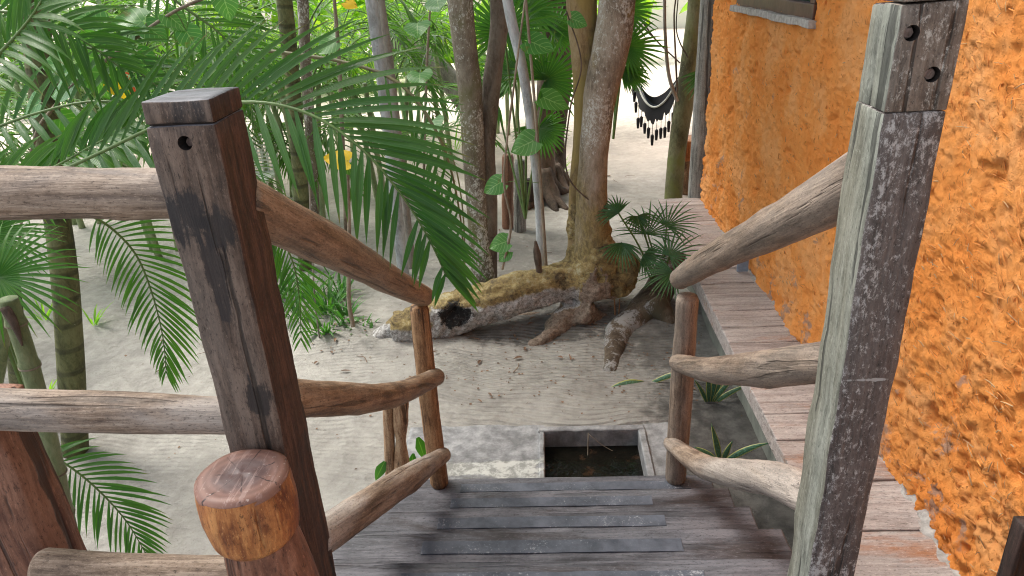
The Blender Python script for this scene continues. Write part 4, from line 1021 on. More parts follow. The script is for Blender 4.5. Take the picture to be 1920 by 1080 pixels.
tree('slender_tree', 'thin grey trunk close to the right of the whitish trunk behind the frond', 'tree', [at4(772, 505, 6.0), at4(760, 380, 6.0), at4(742, 220, 6.0), at4(728, 100, 6.0), at4(712, -10, 6.0)], [.04, .036, .035, .034, .034, .032], M['bark_grey'], 105, (1., 400), 'slender pale trees', 10, .04)
tree('dark_tree', 'dark brown trunk with spreading roots in the middle distance', 'tree', [aZ(1022, 372, 0), at4(1020, 300, 8.1), at4(1024, 200, 8.1), at4(1030, 100, 8.1), at4(1032, -10, 8.1)], [.15, .12, .115, .115, .12, .11, .1], M['bark_dark'], 106, (1.8, 900), None, 14, .08, roots=6)
tree('dark_tree', 'second dark trunk with a knotty lower bend close behind the tan trunks', 'tree', [aZ(1042, 352, 0), at4(1044, 290, 8.6), at4(1040, 240, 8.6), at4(1052, 120, 8.6), at4(1055, -10, 8.6)], [.12, .11, .14, .10, .11, .10], M['bark_dark'], 107, (1.8, 900), None, 14, .16, roots=4)
tree('mossy_tree', 'olive mossy trunk leaning right beside the hammock and the hut corner', 'tree', [aZ(1262, 378, .0), at4(1270, 280, 7.7), at4(1288, 160, 7.75), at4(1302, 60, 7.8), at4(1310, -10, 7.85)], [.10, .095, .098, .10, .105, .10, .09], M['bark_moss'], 108, (1.8, 1000), None, 16, .05)
# big diagonal leaning palm trunk in the mid distance
lt = empty('leaning_palm', (-1.6, 9, 0), 'broad pale trunk leaning diagonally behind the forked tree', 'tree')
trunk('trunk', [aY(905, 225, 9.5), aY(850, 160, 9.6), aY(790, 105, 9.7), aY(700, 55, 9.8)], [.16, .15, .14, .13], M['bark_grey'], lt, 109, .08)
# palm trunks
def palm_trunk(pts, r, seed, label, mat='palm_trunk', name='palm'):
    t = empty(name, (pts[0][0], pts[0][1], 0), label, 'palm', 'palms among the foliage on the left')
    trunk('trunk', ext(pts, 1.5), [r*1.15, r, r, r, r*.95], M[mat], t, seed, .03, 60, 18)
    top = ext(pts, 1.5)[-1]
    random.seed(seed)
    for k in range(7):
        a = k*.9+random.random(); o = np.array([math.cos(a), math.sin(a), 0])
        mbf = MB(); frond(mbf, [top, top+o*.7+(0, 0, .7), top+o*1.5+(0, 0, .6), top+o*2.1+(0, 0, .0)], 26, .5, .035, N=(0, 0, 1), seed=seed+k, r0=.014, segs=3)
        mbf.build('frond', [M['frond_back'], M['rachis']], t, top)
    return t
palm_trunk([aZ(142, 850, 0), aY(125, 560, 3.3), aY(104, 380, 3.35), aY(82, 180, 3.4), aY(55, -20, 3.45)], .062, 121, 'mossy green ringed palm trunk at far left behind the landing rails')
palm_trunk([aZ(574, 505, 0), aY(566, 380, 5.9), aY(552, 200, 5.9), aY(532, -10, 5.95)], .062, 122, 'olive palm trunk standing just right of the sawn post top')
palm_trunk([aZ(590, 470, 0), aY(585, 300, 6.5), aY(573, 120, 6.6), aY(567, -10, 6.6)], .05, 123, 'thinner lichened palm trunk behind the olive palm trunk', 'bark_speck')

# ================================================================== THIN STEMS WITH ROUND LEAVES
def ld(seed, down=.5):
    random.seed(seed); return nz(np.array([random.uniform(-1, 1), random.uniform(-.5, .1), -down+random.uniform(-.3, .2)]))
def sapling(pts, r, leaves, label, Y, mat='twig', group='thin saplings with round leaves'):
    s = empty('sapling', pts[0], label, 'sapling', group)
    trunk('stem', pts, [r, r*.9, r*.7], M[mat], s, len(leaves)+int(pts[0][0]*10), .05, 40, 8)
    P = np.array(cr(pts, 40))
    for i, L_ in enumerate(leaves):
        x, y, rp = L_[:3]; kind = L_[3] if len(L_) > 3 else 'heart'; Yl = L_[4] if len(L_) > 4 else Y
        c = aY(x, y, Yl); rr = rp*Yl/1331.*1.0
        q = P[np.argmin(((P-c)**2).sum(1))]
        d = c-q; d[2] *= .5
        if np.linalg.norm(d) < .02: d = ld(i)
        random.seed(i*7+int(x))
        d = nz(nz(d)+np.array([0, -.15, -.45])); N = nz(VIEW*.75+np.array([random.gauss(0, .3), 0, .55+random.gauss(0, .15)]))
        mb = MB(); st_ = c-d*rr*.75
        tube(mb, [q, (q+st_)/2+(0, 0, .015), st_], [.0028, .002], 8, 5, 1, caps=False, attr=(0., .5, .5))
        heart(mb, st_, d, N, rr, 0, i*3+int(x))
        mb.build('leaf', [M[kind], M['rachis']], s, st_)
    return s
sapling([at4(1024, 500, 4.9), at4(1016, 380, 4.9), at4(1003, 200, 4.9), at4(985, -10, 4.9)], .012, [(1012, 84, 27), (1040, 190, 27), (982, 272, 26), (925, 350, 21)], 'thin jointed tan stem with four round green leaves growing beside the broken stub', 4.9)
sapling([at4(942, 505, 4.75), at4(958, 420, 4.75), at4(945, 330, 4.8), at4(965, 150, 4.8), at4(985, -5, 4.85)], .009, [(935, 458, 20), (945, 480, 15)], 'thin twig curving up from the log with two light green leaves low down', 4.75)
sapling([at4(662, 612, 4.5), at4(654, 560, 4.5), at4(655, 450, 4.5), at4(652, 325, 4.5)], .016, [(632, 298, 26, 'yellow'), (664, 318, 14)], 'bare pale sapling topped by one yellow leaf beside the strappy grass clump', 4.5)
sapling([aZ(650, 460, 0), at4(645, 330, 6.0), at4(636, 120, 6.0), at4(626, -10, 6.0)], .020, [(612, 85, 22), (658, 8, 12, 'yellow')], 'thin jointed tan stem with one round leaf left of the whitish trunk', 6.)
sapling([aZ(800, 420, 0), at4(795, 330, 6.5), at4(800, 130, 6.5), at4(808, -10, 6.5)], .013, [(782, 54, 24, 'heart', 5.), (787, 146, 23, 'heart', 5.), (812, 238, 24, 'heart', 5.), (820, 5, 24, 'heart', 5.)], 'dark thin stem with four round leaves between whitish and forked trunks', 5.)
sapling([at4(1135, 400, 4.85), at4(1065, 330, 4.8), at4(1068, 210, 4.8), at4(1090, 120, 4.8), at4(1062, 20, 4.8)], .006, [(1085, 40, 16)], 'brown vine looping round the two tan trunks with one small leaf', 4.8, 'bark_dark')
sapling([aZ(30, 560, 0), aY(50, 330, 3.1), aY(110, 190, 3.0), aY(230, 90, 3.), aY(330, 20, 3.), aY(430, -20, 3.)], .008,
        [(185, 95, 42), (118, 165, 34), (190, 158, 28), (235, 85, 26), (240, 40, 30), (132, 240, 28), (425, 14, 22), (330, 40, 22), (222, 165, 20, 'yellow'), (290, 60, 24), (100, 120, 24), (270, 120, 26), (160, 30, 26), (360, 75, 22), (60, 200, 26), (300, 150, 18)], 'sprawling branch with many round veined leaves at upper left above the landing rails', 3.)
# lianas beside the hammock
def liana(pts, r, label, mat='bark_grey'):
    mb = MB(); tube(mb, pts, [r, r*.9, r*.8], 50, 8, wob=.08, ws=6, seed=int(pts[0][0]*50)); tag(mb.build('liana', M[mat], None, pts[0]), label, 'liana', 'hanging lianas')
liana([aY(1270, 190, 6.6), aY(1254, 140, 6.6), aY(1247, 60, 6.6), aY(1246, -10, 6.6)], .017, 'thick grey liana hanging in front of the hammock')
liana([aY(1270, 175, 6.7), aY(1266, 90, 6.7), aY(1264, 30, 6.7), aY(1268, -10, 6.7)], .009, 'thin brown liana just right of the thick grey one', 'bark_brown')
liana([aY(1290, 108, 6.8), aY(1275, 80, 6.8), aY(1268, 50, 6.8), aY(1272, -10, 6.8)], .006, 'dark wiry liana touching the mossy trunk by the hammock', 'bark_dark')
liana([aY(1196, 28, 7), aY(1230, 75, 7), aY(1275, 118, 7)], .008, 'thin diagonal twig crossing above the hammock', 'bark_dark')
liana([at4(872, 525, 4.8), at4(868, 400, 4.7), at4(850, 300, 4.6), at4(815, 250, 4.6)], .006, 'green brown wiry stem hanging left of the forked tree', 'bark_moss')
liana([aZ(600, 640, 0), aY(590, 560, 4.4), aY(583, 420, 4.4), aY(580, 330, 4.3)], .006, 'thin grey stem rising out of the strappy grass clump', 'bark_grey')
liana([at4(1152, 615, 4.8), at4(1153, 590, 4.8), at4(1152, 560, 4.82)], .006, 'thin reddish root hanging from the right end of the log', 'baluster')
liana([at4(1155, 615, 4.8), at4(1160, 590, 4.8), at4(1162, 560, 4.82)], .005, 'second thin reddish root under the right end of the log', 'baluster')

# ================================================================== FOREGROUND PALM FRONDS
pm = empty('areca_palm', aZ(40, 760, 0), 'large feather palm whose long frond arches behind the sawn post', 'palm')
NV = nz(VIEW*.9+np.array([0, 0, .25]))
mb = MB(); Yf = 2.1
frond(mb, [aY(60, 345, 2.3), aY(180, 290, 2.25), aY(320, 225, 2.2), aY(450, 192, 2.1), aY(570, 210, 2.05), aY(670, 272, 2.0), aY(745, 355, 1.97), aY(800, 440, 1.95), aY(838, 520, 1.95)],
      46, .47, .022, N=NV, ang=(42, 18), lift=.08, droop=.34, r0=.007, start=.10, seed=3, segs=6, la=1.0, lb=.72, jit=.07, dang=22, thin=.3,
      prof=lambda u: (.75+.25*math.sin(min(1, u*2)*1.57))*(1-.68*max(0, (u-.42)/.58)**1.1))
mb.build('frond', [M['frond'], M['rachis']], pm, aY(60, 345, 2.3))
mb = MB()
frond(mb, [aY(500, 95, 2.5), aY(640, 115, 2.45), aY(740, 150, 2.4), aY(800, 215, 2.35), aY(840, 300, 2.3), aY(862, 400, 2.3), aY(872, 500, 2.3)],
      15, .27, .013, N=NV, ang=(55, 20), lift=.1, droop=.35, r0=.007, start=.22, seed=5, segs=5, sides=(-1,), lb=1.0, jit=.06)
mb.build('frond', [M['frond'], M['rachis_brown']], pm, aY(500, 95, 2.5))
mb = MB()
frond(mb, [aY(150, 395, 2.3), aY(205, 425, 2.35), aY(255, 478, 2.4), aY(285, 550, 2.4), aY(305, 630, 2.4), aY(312, 700, 2.4)],
      32, .235, .013, N=NV, ang=(72, 22), lift=.05, droop=.5, r0=.005, start=.1, seed=8, segs=5, la=1.15, lb=.9, jit=.06)
mb.build('frond', [M['frond_bright'], M['rachis']], pm, aY(150, 395, 2.3))
mb = MB()
frond(mb, [aY(60, 840, 2.5), aY(120, 868, 2.5), aY(180, 915, 2.5), aY(235, 975, 2.5), aY(275, 1040, 2.5)],
      24, .30, .017, N=NV, ang=(60, 25), lift=.05, droop=.45, r0=.006, start=.1, seed=9, segs=5, jit=.08)
mb.build('frond', [M['frond'], M['rachis']], pm, aY(60, 840, 2.5))
mb = MB()
frond(mb, [aY(470, 420, 2.9), aY(510, 430, 2.9), aY(545, 480, 2.9), aY(560, 550, 2.9), aY(565, 640, 2.9)],
      26, .22, .014, N=NV, ang=(60, 25), lift=.05, droop=.4, r0=.005, start=.05, seed=19, segs=4, jit=.08)
mb.build('frond', [M['frond_bright'], M['rachis']], pm, aY(470, 420, 2.9))
# nearer blades crossing the upper left corner
for k, (pts, L_, w_, sd_, mt_) in enumerate((
    ([aY(-90, 190, 2.3), aY(-10, 110, 2.3), aY(60, 30, 2.3), aY(110, -60, 2.35)], .26, .022, 11, 'frond_bright'),
    ([aY(-80, 20, 2.5), aY(30, 25, 2.5), aY(130, 60, 2.5), aY(230, 130, 2.5)], .26, .026, 17, 'frond_bright'),
    ([aY(-60, 60, 2.6), aY(80, 70, 2.6), aY(220, 110, 2.6), aY(330, 190, 2.6)], .30, .016, 12, 'frond'),
    ([aY(-60, 340, 2.6), aY(60, 330, 2.6), aY(170, 275, 2.6), aY(250, 230, 2.6)], .30, .036, 13, 'frond_bright'),
    ([aY(-60, 260, 2.8), aY(60, 215, 2.8), aY(180, 190, 2.8), aY(300, 210, 2.8), aY(400, 280, 2.8)], .34, .030, 14, 'frond'),
    ([aY(250, -60, 3.2), aY(340, 10, 3.2), aY(420, 70, 3.2), aY(480, 150, 3.2)], .34, .02, 15, 'frond_bright'),
    )):
    mb = MB(); frond(mb, pts, 18, L_, w_, N=NV, ang=(60, 30), lift=.1, droop=.6, r0=.007, start=.05, seed=sd_, segs=5, jit=.15)
    mb.build('frond', [M[mt_], M['rachis']], pm, pts[0])
trunk('trunk', [aZ(40, 760, 0), aY(20, 560, 3.), aY(-10, 380, 2.8), aY(-40, 300, 2.6)], [.05, .045, .04], M['palm_trunk'], pm, 77, .03)
# green ringed stem
gs = empty('ringed_palm', aZ(150, 1010, .2), 'pale green ringed palm stem leaning left behind the landing rails', 'palm')
pts = [aY(150, 1075, 2.0), aY(125, 980, 2.0), aY(100, 860, 2.0), aY(60, 700, 2.0), aY(15, 560, 2.0)]
mb = MB(); P = cr(pts, 120); 
rad_ = []
tot = np.linspace(0, 1, 120)
node_t = np.array([.13, .30, .46, .62, .78, .92])
for t in tot:
    rad_.append(.031+.0045*math.exp(-(np.min(np.abs(node_t-t))/.008)**2)-.003*t)
tube(mb, P, rad_, 120, 20, wob=.015, ws=8, seed=5)
lo_ = mb.build('stem', M['bamboo'], gs, pts[0])
for t in node_t:
    i = int(t*119); mb = MB(); tube(mb, [P[i]-(P[i+1]-P[i])*.25, P[i]+(P[i+1]-P[i])*.25], [.0365-.003*t]*2, 3, 20)
    sub(mb.build('ring', M['twig'], gs, P[i]), lo_)
mb = MB(); tube(mb, [aY(-20, 760, 2.2), aY(2, 640, 2.2), aY(-5, 540, 2.2)], [.03, .028, .026], 12, 12); mb.build('stem', M['bamboo'], gs, aY(-20, 760, 2.2))
mb = MB(); tube(mb, [aY(10, 575, 1.98), aY(28, 610, 1.97), aY(42, 648, 1.97)], [.018, .012, .003], 12, 8); mb.build('dry_sheath', M['bark_dark'], gs, aY(10, 575, 1.98))
# fan palm left
fl = empty('fan_palm', aZ(10, 800, 0), 'fan palm with fine fingered leaf at the left edge between the rails', 'palm')
for (x, y, Y, r, axd, sp, sd_, mt_) in ((-5, 520, 2.15, .30, (.9, 0, -.25), 250, 4, 'fan'), (-30, 440, 2.4, .30, (1, 0, .2), 200, 5, 'fan'), (20, 870, 2.9, .22, (.6, 0, -.6), 160, 6, 'fan')):
    mb = MB(); c = aY(x, y, Y); fanleaf(mb, c, axd, nz(VIEW+np.array([.3, 0, .5])), r, 30, sp, droop=.55, seed=sd_, w=.013)
    tube(mb, [c, c+np.array([-.1, 0.05, -.25]), c+np.array([-.15, .1, -.8])], [.006, .008], 12, 6, 1, caps=False, attr=(0., .5, .5))
    mb.build('fan_leaf', [M[mt_], M['rachis']], fl, c)
# small bright seedlings
def tuft(name, c, n, L, w, mat, label, cat, seed, spread=.9, droop=.9, group=None, up=1., segs=5, parts=False):
    random.seed(seed); mb = MB(); c = np.array(c, float)
    for k in range(n):
        a = random.uniform(0, 6.28); o = np.array([math.cos(a), math.sin(a), 0]); b = c+o*random.random()*L*.18
        strip(mb, b, o*spread*random.uniform(.3, 1)+np.array([0, 0, up]), nz(-o*.7*up+np.array([0, 0, spread*.6+.2])), L*random.uniform(.6, 1.1), w*random.uniform(.7, 1.2), droop*random.uniform(.6, 1.4), segs, .2)
    ob = mb.build(name, M[mat], None, c)
    return tag(ob, label, cat, group)
random.seed(9)
gc = empty('grass_clump', aZ(620, 640, 0), 'dense clump of strappy bright green leaves behind the left handrail', 'plant')
for i, (x, y, n, L_) in enumerate(((585, 560, 30, .38), (615, 590, 34, .40), (650, 610, 26, .30), (560, 600, 24, .36), (610, 630, 26, .26), (680, 625, 22, .17), (540, 560, 20, .38), (700, 635, 16, .12), (640, 560, 22, .34))):
    random.seed(200+i); mb = MB(); c = aZ(x, y, 0)
    for k in range(n):
        a = random.uniform(0, 6.28); o = np.array([math.cos(a), math.sin(a), 0]); b = c+o*random.random()*.06
        strip(mb, b, o*random.uniform(.2, 1.)+(0, 0, 1.), nz(-o*.7+np.array([0, 0, .7])), L_*random.uniform(.6, 1.15), .026*random.uniform(.6, 1.2), 1.1*random.uniform(.6, 1.5), 5, .2)
    mb.build('leaf_tuft', M['grass'], gc, c)
for i, (x, y, n, L_, lab) in enumerate(((85, 600, 14, .28, 'lime green young palm seedling left of the ringed trunk'), (175, 610, 12, .22, 'small lime seedling just right of the mossy ringed trunk'), (90, 745, 14, .20, 'low green seedling under the middle landing rail'),
                                       (848, 285, 12, .45, 'spiky pale green seedling left of the forked trunk, mid distance'), (1050, 330, 12, .34, 'spiky lime seedling between the dark trunk and the tan trunks'))):
    tuft('seedling', aZ(x, y, 0), n, L_, .018+.01*(L_ > .3), 'lime', lab, 'plant', 300+i, 1., .7, 'young seedlings on the sand')
# sansevieria
def snake(c, blades, label, seed):
    s = empty('snake_plant', c, label, 'plant', 'snake plants by the walkway'); random.seed(seed)
    for (dx, dz, L_, w_) in blades:
        mb = MB(); d = nz(np.array([dx, random.uniform(-.2, .1), dz])); strip(mb, np.array(c)+(dx*.03, 0, -.01), d, nz(VIEW+np.array([-dx*.3, 0, .3])), L_, w_, .35+.3*abs(dx), 8, .12, basew=.55)
        ob = mb.build('leaf', M['snake'], s, c)
        md = ob.modifiers.new('t', 'SOLIDIFY'); md.thickness = .003
snake(aZ(1330, 755, 0), [(-.1, 1, .34, .035), (.12, 1, .32, .035), (.45, .9, .30, .03), (.75, .7, .26, .03), (-.35, .9, .24, .028), (.3, 1, .22, .03)], 'snake plant with yellow edged leaves against the walkway side', 1)
snake(aZ(1352, 862, 0), [(-.2, 1, .24, .036), (.75, .8, .27, .034), (-.6, .6, .16, .03), (.25, .9, .14, .03)], 'yellow edged snake plant in dark soil right of the lower post', 2)
snake(aZ(1215, 716, 0), [(.65, .45, .30, .034), (-.9, .12, .24, .055)], 'snake plant leaves lying on the sand left of the right lower post', 3)
lf = empty('broad_leaf_seedling', aZ(740, 900, 0), 'broad green leaves sprouting beside the short split post', 'plant')
for (x, y, dx, dz, rr, Yl) in ((783, 820, .2, -.9, .055, 3.1), (722, 865, -.5, -.8, .05, 2.95), (775, 850, -.2, -.9, .04, 3.05)):
    mb = MB(); c = aY(x, y, Yl); d = nz(np.array([dx, -.1, dz])); strip(mb, c, d, nz(VIEW+np.array([.3, 0, .2])), rr*2.6, rr*1.1, .3, 6, .15, basew=.3); mb.build('leaf', M['fan'], lf, c)

# fan palm in front of the walkway end
fp = empty('fan_palm', aZ(1225, 590, 0), 'glossy dark fan palm beside the end of the log and the walkway', 'palm')
base = at4(1240, 560, 5.0)
for i, (x, y, Y, r, axd, sp) in enumerate(((1160, 400, 4.8, .20, (-.2, 0, .4), 170), (1215, 440, 4.9, .34, (.1, 0, 1), 200), (1165, 455, 4.7, .24, (-.1, 0, -1.), 150), (1255, 480, 4.7, .28, (.3, 0, .6), 240), (1262, 510, 4.5, .26, (-.7, 0, -.5), 160), (1250, 425, 5.0, .30, (.4, 0, .9), 200), (1195, 405, 5., .2, (.0, 0, -1.), 200), (1205, 480, 4.8, .22, (.6, 0, -.6), 160))):
    mb = MB(); c = aY(x, y, Y); random.seed(i+40)
    fanleaf(mb, c, axd, nz(VIEW*.7+np.array([random.uniform(-.4, .4), 0, .7])), r*1.05, 18, sp, droop=.6, seed=i+50, w=.015)
    tube(mb, [base, (base+c)/2+(0, 0, .06), c], [.008, .006], 12, 6, 1, caps=False, attr=(0., .5, .5))
    mb.build('fan_leaf', [M['fan_dark'], M['rachis']], fp, c)
# fan palms behind the trunks
fb = empty('fan_palm', aZ(985, 440, 0), 'large bright fan palm spreading between the forked tree and the tan trunks', 'palm')
base = aY(985, 410, 6.3)
for i, (x, y, Y, r, axd, sp) in enumerate(((1022, 150, 6.6, .50, (.5, 0, .35), 300), (945, 60, 6.6, .55, (.1, 0, .4), 300), (990, 20, 7., .5, (.6, 0, .2), 300), (930, 190, 6.9, .42, (-.6, 0, .2), 240), (1010, 240, 6.9, .36, (.2, 0, -.6), 240), (1035, 60, 7.2, .4, (.6, 0, .4), 280), (965, 130, 6.7, .42, (-.3, 0, .5), 280))):
    mb = MB(); c = aY(x, y, Y); random.seed(i+140)
    fanleaf(mb, c, axd, nz(VIEW*.9+np.array([random.uniform(-.3, .3), 0, random.uniform(0, .5)])), r, 30, sp, droop=.25, seed=i+150, w=.036)
    tube(mb, [base, (base+c)/2+(0, 0, .0), c], [.012, .009], 12, 6, 1, caps=False, attr=(0., .5, .5))
    mb.build('fan_leaf', [M['fan'], M['rachis']], fb, c)
fr = empty('fan_palm', aZ(1150, 300, 0), 'fan palm with leaf fingers reaching right above the hammock', 'palm')
base = aY(1150, 260, 6.6)
for i, (x, y, Y, r, axd, sp) in enumerate(((1170, 90, 6.4, .42, (1, 0, .1), 190), (1165, 20, 6.6, .42, (1, 0, .3), 200), (1330, 130, 7.2, .42, (-.2, 0, -1), 130), (1165, 130, 6.4, .30, (1, 0, -.7), 120))):
    mb = MB(); c = aY(x, y, Y); random.seed(i+240)
    fanleaf(mb, c, axd, nz(VIEW*.9+np.array([random.uniform(-.3, .3), 0, .2])), r, 20, sp, droop=.3, seed=i+250, w=.03)
    if i != 2: tube(mb, [base, (base+c)/2, c], [.012, .009], 12, 6, 1, caps=False, attr=(0., .5, .5))
    mb.build('fan_leaf', [M['fan' if i != 2 else 'fan_dark'], M['rachis']], fr, c)

# ================================================================== STUMPS, BENCH, HAMMOCK
def stump(xl, xr, yt, yb, label, mat, seed):
    b = aZ((xl+xr)/2, yb, 0); t = aY((xl+xr)/2, yt, b[1]); r = (xr-xl)/2*b[1]/1331*.95
    ob = logobj('wooden_stump', [b-(0, 0, .03), (b+t)/2, t], [r*1.05, r, r*.98], M[mat], None, seed, .06, 24, 16); tag(ob, label, 'stump', 'upright wooden stumps')
stump(963, 987, 300, 432, 'upright weathered stump post with a split left of the dark tree', 'grey_log', 501)
stump(940, 964, 290, 425, 'reddish stump post hidden behind the fan palm stalks', 'red_log', 502)
stump(986, 1000, 335, 385, 'short dark stump tucked right of the weathered stump post', 'black_wood', 503)
hb = aZ(1290, 378, 0)
bn = empty('wooden_bench', (1.65, 7.9, 0), 'orange brown wooden bench end behind the mossy trunk', 'bench')
p = aY(1278, 264, 7.9); q = aY(1316, 300, 7.9)
boxobj('seat', (p[0], 7.85, q[2]), (p[0]+1.2, 8.2, p[2]), M['log_side'], bn, .1, .004, 6, 3, .01)
for dx in (0.06, .95):
    mb = MB(); tube(mb, [(p[0]+dx+.03, 8., -.02), (p[0]+dx+.03, 8., .25), (p[0]+dx+.03, 8., q[2])], [.08, .10, .07, .055], 16, 12); mb.build('leg', M['rail_warm'], bn, (p[0]+dx, 8., 0))
hm = empty('hammock', aY(1230, 200, 9), 'black fringed hammock slung between trees on the sand', 'hammock')
rim = cr([aY(1190, 85, 9.2), aY(1189, 125, 9.), aY(1196, 160, 8.8), aY(1210, 190, 8.6), aY(1227, 201, 8.5), aY(1246, 190, 8.4), aY(1264, 164, 8.3), aY(1288, 122, 8.2)], 50)
low = rim.copy(); sag = np.sin(np.linspace(0, 1, 50)*np.pi)
rings_ = []
for k in range(7):
    u = k/6; rings_.append(rim+np.stack([sag*.10*np.sin(u*2.6), .42*u*sag, -sag*.16*math.sin(u*math.pi)+.05*u*sag], 1))
vs = np.concatenate(rings_); mb = MB()
mb.add(vs, [(a*50+i, a*50+i+1, (a+1)*50+i+1, (a+1)*50+i) for a in range(6) for i in range(49)], [0 if a in (1, 2, 4) else (1 if a != 3 else 2) for a in range(6) for i in range(49)])
hcl = mb.build('cloth', [M['navy_cloth'], M['black_cloth'], M['pale_cloth']], hm, aY(1230, 210, 8.6))
mb = MB(); tube(mb, rim, .012, 50, 8, caps=False); mb.build('edge_cord', M['pale_cloth'], hm, aY(1230, 210, 8.6))
random.seed(4); mb = MB()
dep = [.10+.06*abs(math.sin(i*.42+math.sin(i*1.3)))+.07*random.random() for i in range(50)]
dn_ = rim+np.stack([np.zeros(50), -.012*np.ones(50), -np.array(dep)*np.clip(sag*2, .2, 1)], 1)
mb.add(np.concatenate([rim, dn_]), [(i, i+1, 51+i, 50+i) for i in range(49)])
sub(mb.build('fringe', M['black_cloth'], hm, aY(1230, 210, 8.6)), hcl)
for i in range(3, 44, 3):
    p = dn_[i]; L1 = .05+.10*random.random(); mb = MB(); tube(mb, [p, p-(0, 0, L1)], [.003, .003], 4, 6)
    tube(mb, [p-(0, 0, L1), p-(0, 0, L1+.03), p-(0, 0, L1+.13)], [.008, .022, .020, .014], 8, 8); sub(mb.build('tassel', M['black_cloth'], hm, p), hcl)
for a, b in ((rim[0], aY(1190, -20, 9.6)), (rim[-1], aY(1298, 95, 7.9))):
    mb = MB(); tube(mb, [a, b], [.012, .012], 8, 6); mb.build('rope', M['rope'], hm, a)

# white woven chairs far left
for (x, y, lab) in ((165, 300, 'white woven chair seen through fronds left of the sawn post'), (470, 285, 'white woven chair seen just right of the sawn post top')):
    c = aY(x, y, 8.5); ch = empty('woven_chair', (c[0], c[1], 0), lab, 'chair', 'white woven chairs')
    z = c[2]
    mb = MB()
    for k in range(11):
        t = k/10*2-1; tube(mb, [(c[0]+t*.3, 8.5, z-.25), (c[0]+t*.33, 8.55, z+.22)], .012, 4, 5); tube(mb, [(c[0]-.32, 8.5+.01, z-.25+.047*k), (c[0]+.32, 8.51, z-.25+.047*k)], .012, 4, 5)
    mb.build('backrest', M['white_cane'], ch, c)
    boxobj('seat', (c[0]-.3, 8.0, z-.3), (c[0]+.3, 8.5, z-.25), M['white_cane'], ch, .2, 0, 1, 1, .01)
    for sx_ in (-.27, .27):
        for sy_ in (8.03, 8.47): mb = MB(); tube(mb, [(c[0]+sx_, sy_, -.01), (c[0]+sx_, sy_, z-.3)], .018, 4, 8); mb.build('leg', M['white_cane'], ch, (c[0]+sx_, sy_, 0))
c = aY(232, 150, 9.); boxr = boxobj('red_cloth', (c[0]-.1, 9., c[2]-.16), (c[0]+.1, 9.03, c[2]+.1), M['red'], None, .03, .01, 8, 2, .005)
tag(boxr, 'small red orange cloth glimpsed through the leaves at upper left', 'cloth')

# ================================================================== BACKGROUND PALMS AND HEDGES
def areca(x, y, n, h, L, label, seed, mat='frond_back', w=.03, leafL=.38, cat='palm'):
    random.seed(seed); t = empty('areca_palm', (x, y, 0), label, cat, 'feather palms in the background')
    for k in range(3):
        a = k*2.1+random.random(); b = np.array([x+.15*math.cos(a), y+.15*math.sin(a), -.02])
        trunk('stem', [b, b+np.array([.08*math.cos(a), .08*math.sin(a), h*.5]), b+np.array([.2*math.cos(a), .2*math.sin(a), h])], [.035, .03, .025], M['bamboo'], t, seed+k, .03, 14, 8)
    for k in range(n):
        a = k*2.4+random.random()*.5; o = np.array([math.cos(a), math.sin(a), 0]); hh = h*random.uniform(.35, 1.05); b = np.array([x, y, hh])+o*.1
        Lk = L*random.uniform(.75, 1.15); e_ = random.uniform(.25, .75)
        pts = [b, b+o*Lk*.35+(0, 0, Lk*e_*.8), b+o*Lk*.75+(0, 0, Lk*e_*.85), b+o*Lk*1.05+(0, 0, Lk*(e_*.3-.1))]
        mb = MB(); side = np.array([0, 0, 1.]); frond(mb, pts, 24, leafL, w, N=side, ang=(65, 25), lift=.2, droop=.7, seed=seed*50+k, r0=.01, segs=3, jit=.2, start=.2)
        mb.build('frond', [M[mat], M['rachis']], t, b)
        
    return t
areca(-3.9, 6.6, 14, 1.5, 1.5, 'feather palm clump at far left behind the round leaves', 601)
areca(-2.6, 7.3, 15, 1.6, 1.5, 'feather palm clump directly above the sawn post top', 602)
areca(-1.75, 7.6, 13, 1.5, 1.3, 'feather palm clump around the olive palm trunk', 603)
areca(-5.3, 7.6, 13, 1.7, 1.6, 'feather palm clump in the top left corner', 604)
areca(-4.6, 10.0, 14, 1.7, 1.8, 'feather palm clump far back on the left', 605)
areca(-3.0, 10.4, 14, 1.6, 1.8, 'feather palm clump far back behind the whitish trunk', 606)
areca(-1.2, 9.6, 9, 1.7, 1.2, 'loose feather palm behind the pale leaning trunk', 607)
areca(-.6, 11.6, 11, 1.6, 1.5, 'feather palm clump far back behind the forked tree', 608)
areca(-6.8, 11., 14, 2., 2., 'feather palm clump far back beyond the top left corner', 609)

areca(-3.3, 8.4, 14, 1.1, 1.3, 'low feather palm clump behind the landing rail on the left', 610)
areca(-4.9, 5.4, 13, 1.3, 1.3, 'feather palm clump nearest the left edge', 611)
areca(-2.2, 11.8, 13, 1.5, 1.6, 'feather palm clump at the far back between the whitish trunk and the olive palm', 612)
def hedge(cx, cy, rx, ry, h, n, mat, label, seed, size=.3, cat='shrub'):
    random.seed(seed); mb = MB()
    cl = [(cx+random.uniform(-rx, rx), cy+random.uniform(-ry, ry), random.uniform(.1, 1)*h) for _ in range(26)]
    for k in range(n):
        q = random.choice(cl); p = np.array(q)+np.array([random.gauss(0, .3), random.gauss(0, .3), random.gauss(0, .25)])*max(rx, ry)*.35
        p[2] = abs(p[2]); card_leaf(mb, p, size)
    t = empty('shrub', (cx, cy, 0), label, cat, 'sunlit shrubs at the back')
    mb.build('foliage', M[mat], t, (cx, cy, 0))
    mb = MB()
    for k in range(5): a = k*1.3; tube(mb, [(cx, cy, -.02), (cx+math.cos(a)*rx*.3, cy+math.sin(a)*ry*.3, h*.4), (cx+math.cos(a)*rx*.6, cy+math.sin(a)*ry*.6, h*.8)], [.05, .03, .01], 8, 6)
    mb.build('branches', M['bark_brown'], t, (cx, cy, 0))
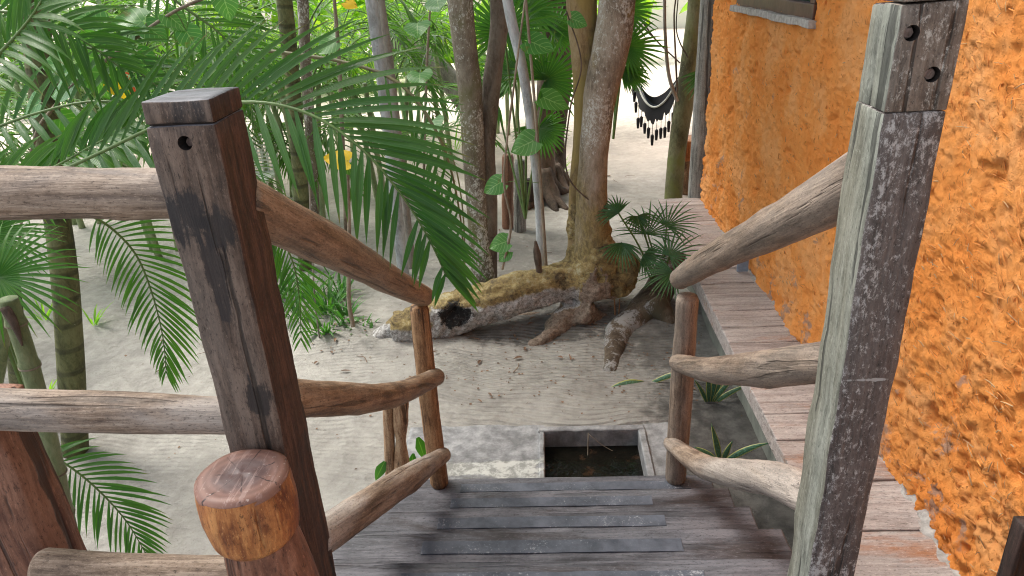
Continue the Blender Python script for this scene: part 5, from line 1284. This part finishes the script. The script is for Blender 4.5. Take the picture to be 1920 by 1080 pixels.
hedge(-9, 16, 2.5, 1.5, 2.3, 1500, 'far_dark', 'dark green shrub far back at the left edge', 701)
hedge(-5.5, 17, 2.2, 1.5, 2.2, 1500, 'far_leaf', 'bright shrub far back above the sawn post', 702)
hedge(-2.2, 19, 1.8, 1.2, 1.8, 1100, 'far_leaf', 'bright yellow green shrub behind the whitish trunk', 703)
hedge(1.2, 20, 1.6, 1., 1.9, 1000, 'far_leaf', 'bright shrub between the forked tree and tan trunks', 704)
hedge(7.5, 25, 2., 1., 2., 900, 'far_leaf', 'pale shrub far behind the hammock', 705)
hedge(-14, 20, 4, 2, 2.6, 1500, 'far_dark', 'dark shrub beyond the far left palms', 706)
# banana behind the hammock
bn2 = empty('banana_plant', (4.2, 17, 0), 'banana plant with bright backlit leaves above the hammock', 'plant')
mb = MB(); tube(mb, [(4.2, 17, 0), (4.2, 17, 1.0), (4.15, 17, 1.7)], [.11, .09, .06], 12, 12); mb.build('stem', M['bamboo'], bn2, (4.2, 17, 0))
for k, (dx, dz) in enumerate(((-1, .7), (1, .6), (.5, 1), (-.5, 1.), (1, .1), (-1, .2))):
    mb = MB(); strip(mb, (4.15, 17, 1.6), (dx, random.uniform(-.4, .2), dz), nz(VIEW+np.array([0, 0, .8])), 1.3, .38, .9, 8, .1, basew=.3); mb.build('leaf', M['lime'], bn2, (4.15, 17, 1.6))
boxobj_ = boxobj('garden_wall', (-14, 30, -.1), (22, 30.25, 2.3), M['cream'], None, 1., .0, 1, 1, .02)
tag(boxobj_, 'long pale cream garden wall at the very back of the garden', 'wall')

# litter on the sand -------------------------------------------------
random.seed(88); mb = MB()
for k in range(1500):
    if k % 3: x, y = random.gauss(.1, 1.1), random.gauss(4.5, .55)
    else: x, y = random.uniform(-3.2, 1.05), random.uniform(1.8, 9)
    if -.85 < x < .75 and y < 3.5: continue
    if y < 3.6 and random.random() < .3: continue
    p = np.array([x, y, gz(x, y)+.004]); s = random.uniform(.006, .022)
    a = random.uniform(0, 6.28); d = np.array([math.cos(a), math.sin(a), random.uniform(-.1, .3)]); e_ = np.array([-math.sin(a), math.cos(a), random.uniform(-.3, .3)])
    w = random.choice((.12, .3, .5))
    mb.add([p, p+d*s*.5+e_*s*w, p+d*s, p+d*s*.5-e_*s*w], [(0, 1, 2, 3)])
for k in range(90):
    if k % 2: x, y = random.gauss(-.1, 1.3), random.gauss(4.75, .5)
    else: x, y = random.uniform(-3.2, 1.05), random.uniform(3.6, 9)
    if -.85 < x < .75 and y < 3.55: continue
    p = np.array([x, y, gz(x, y)+.008]); a = random.uniform(0, 6.28)
    if k % 3: strip(mb, p, (math.cos(a), math.sin(a), .15), (0, 0, 1), random.uniform(.03, .07), random.uniform(.012, .03), .3, 4, .3)
    else: tube(mb, [p, p+np.array([math.cos(a)*.06, math.sin(a)*.06, .012]), p+np.array([math.cos(a+.3)*.13, math.sin(a+.3)*.13, .0])], [.003, .002], 6, 5)
tag(mb.build('leaf_litter', M['litter'], None, (0, 0, 0), False), 'scattered small dry leaf bits on the sand', 'leaf litter', kind='stuff')
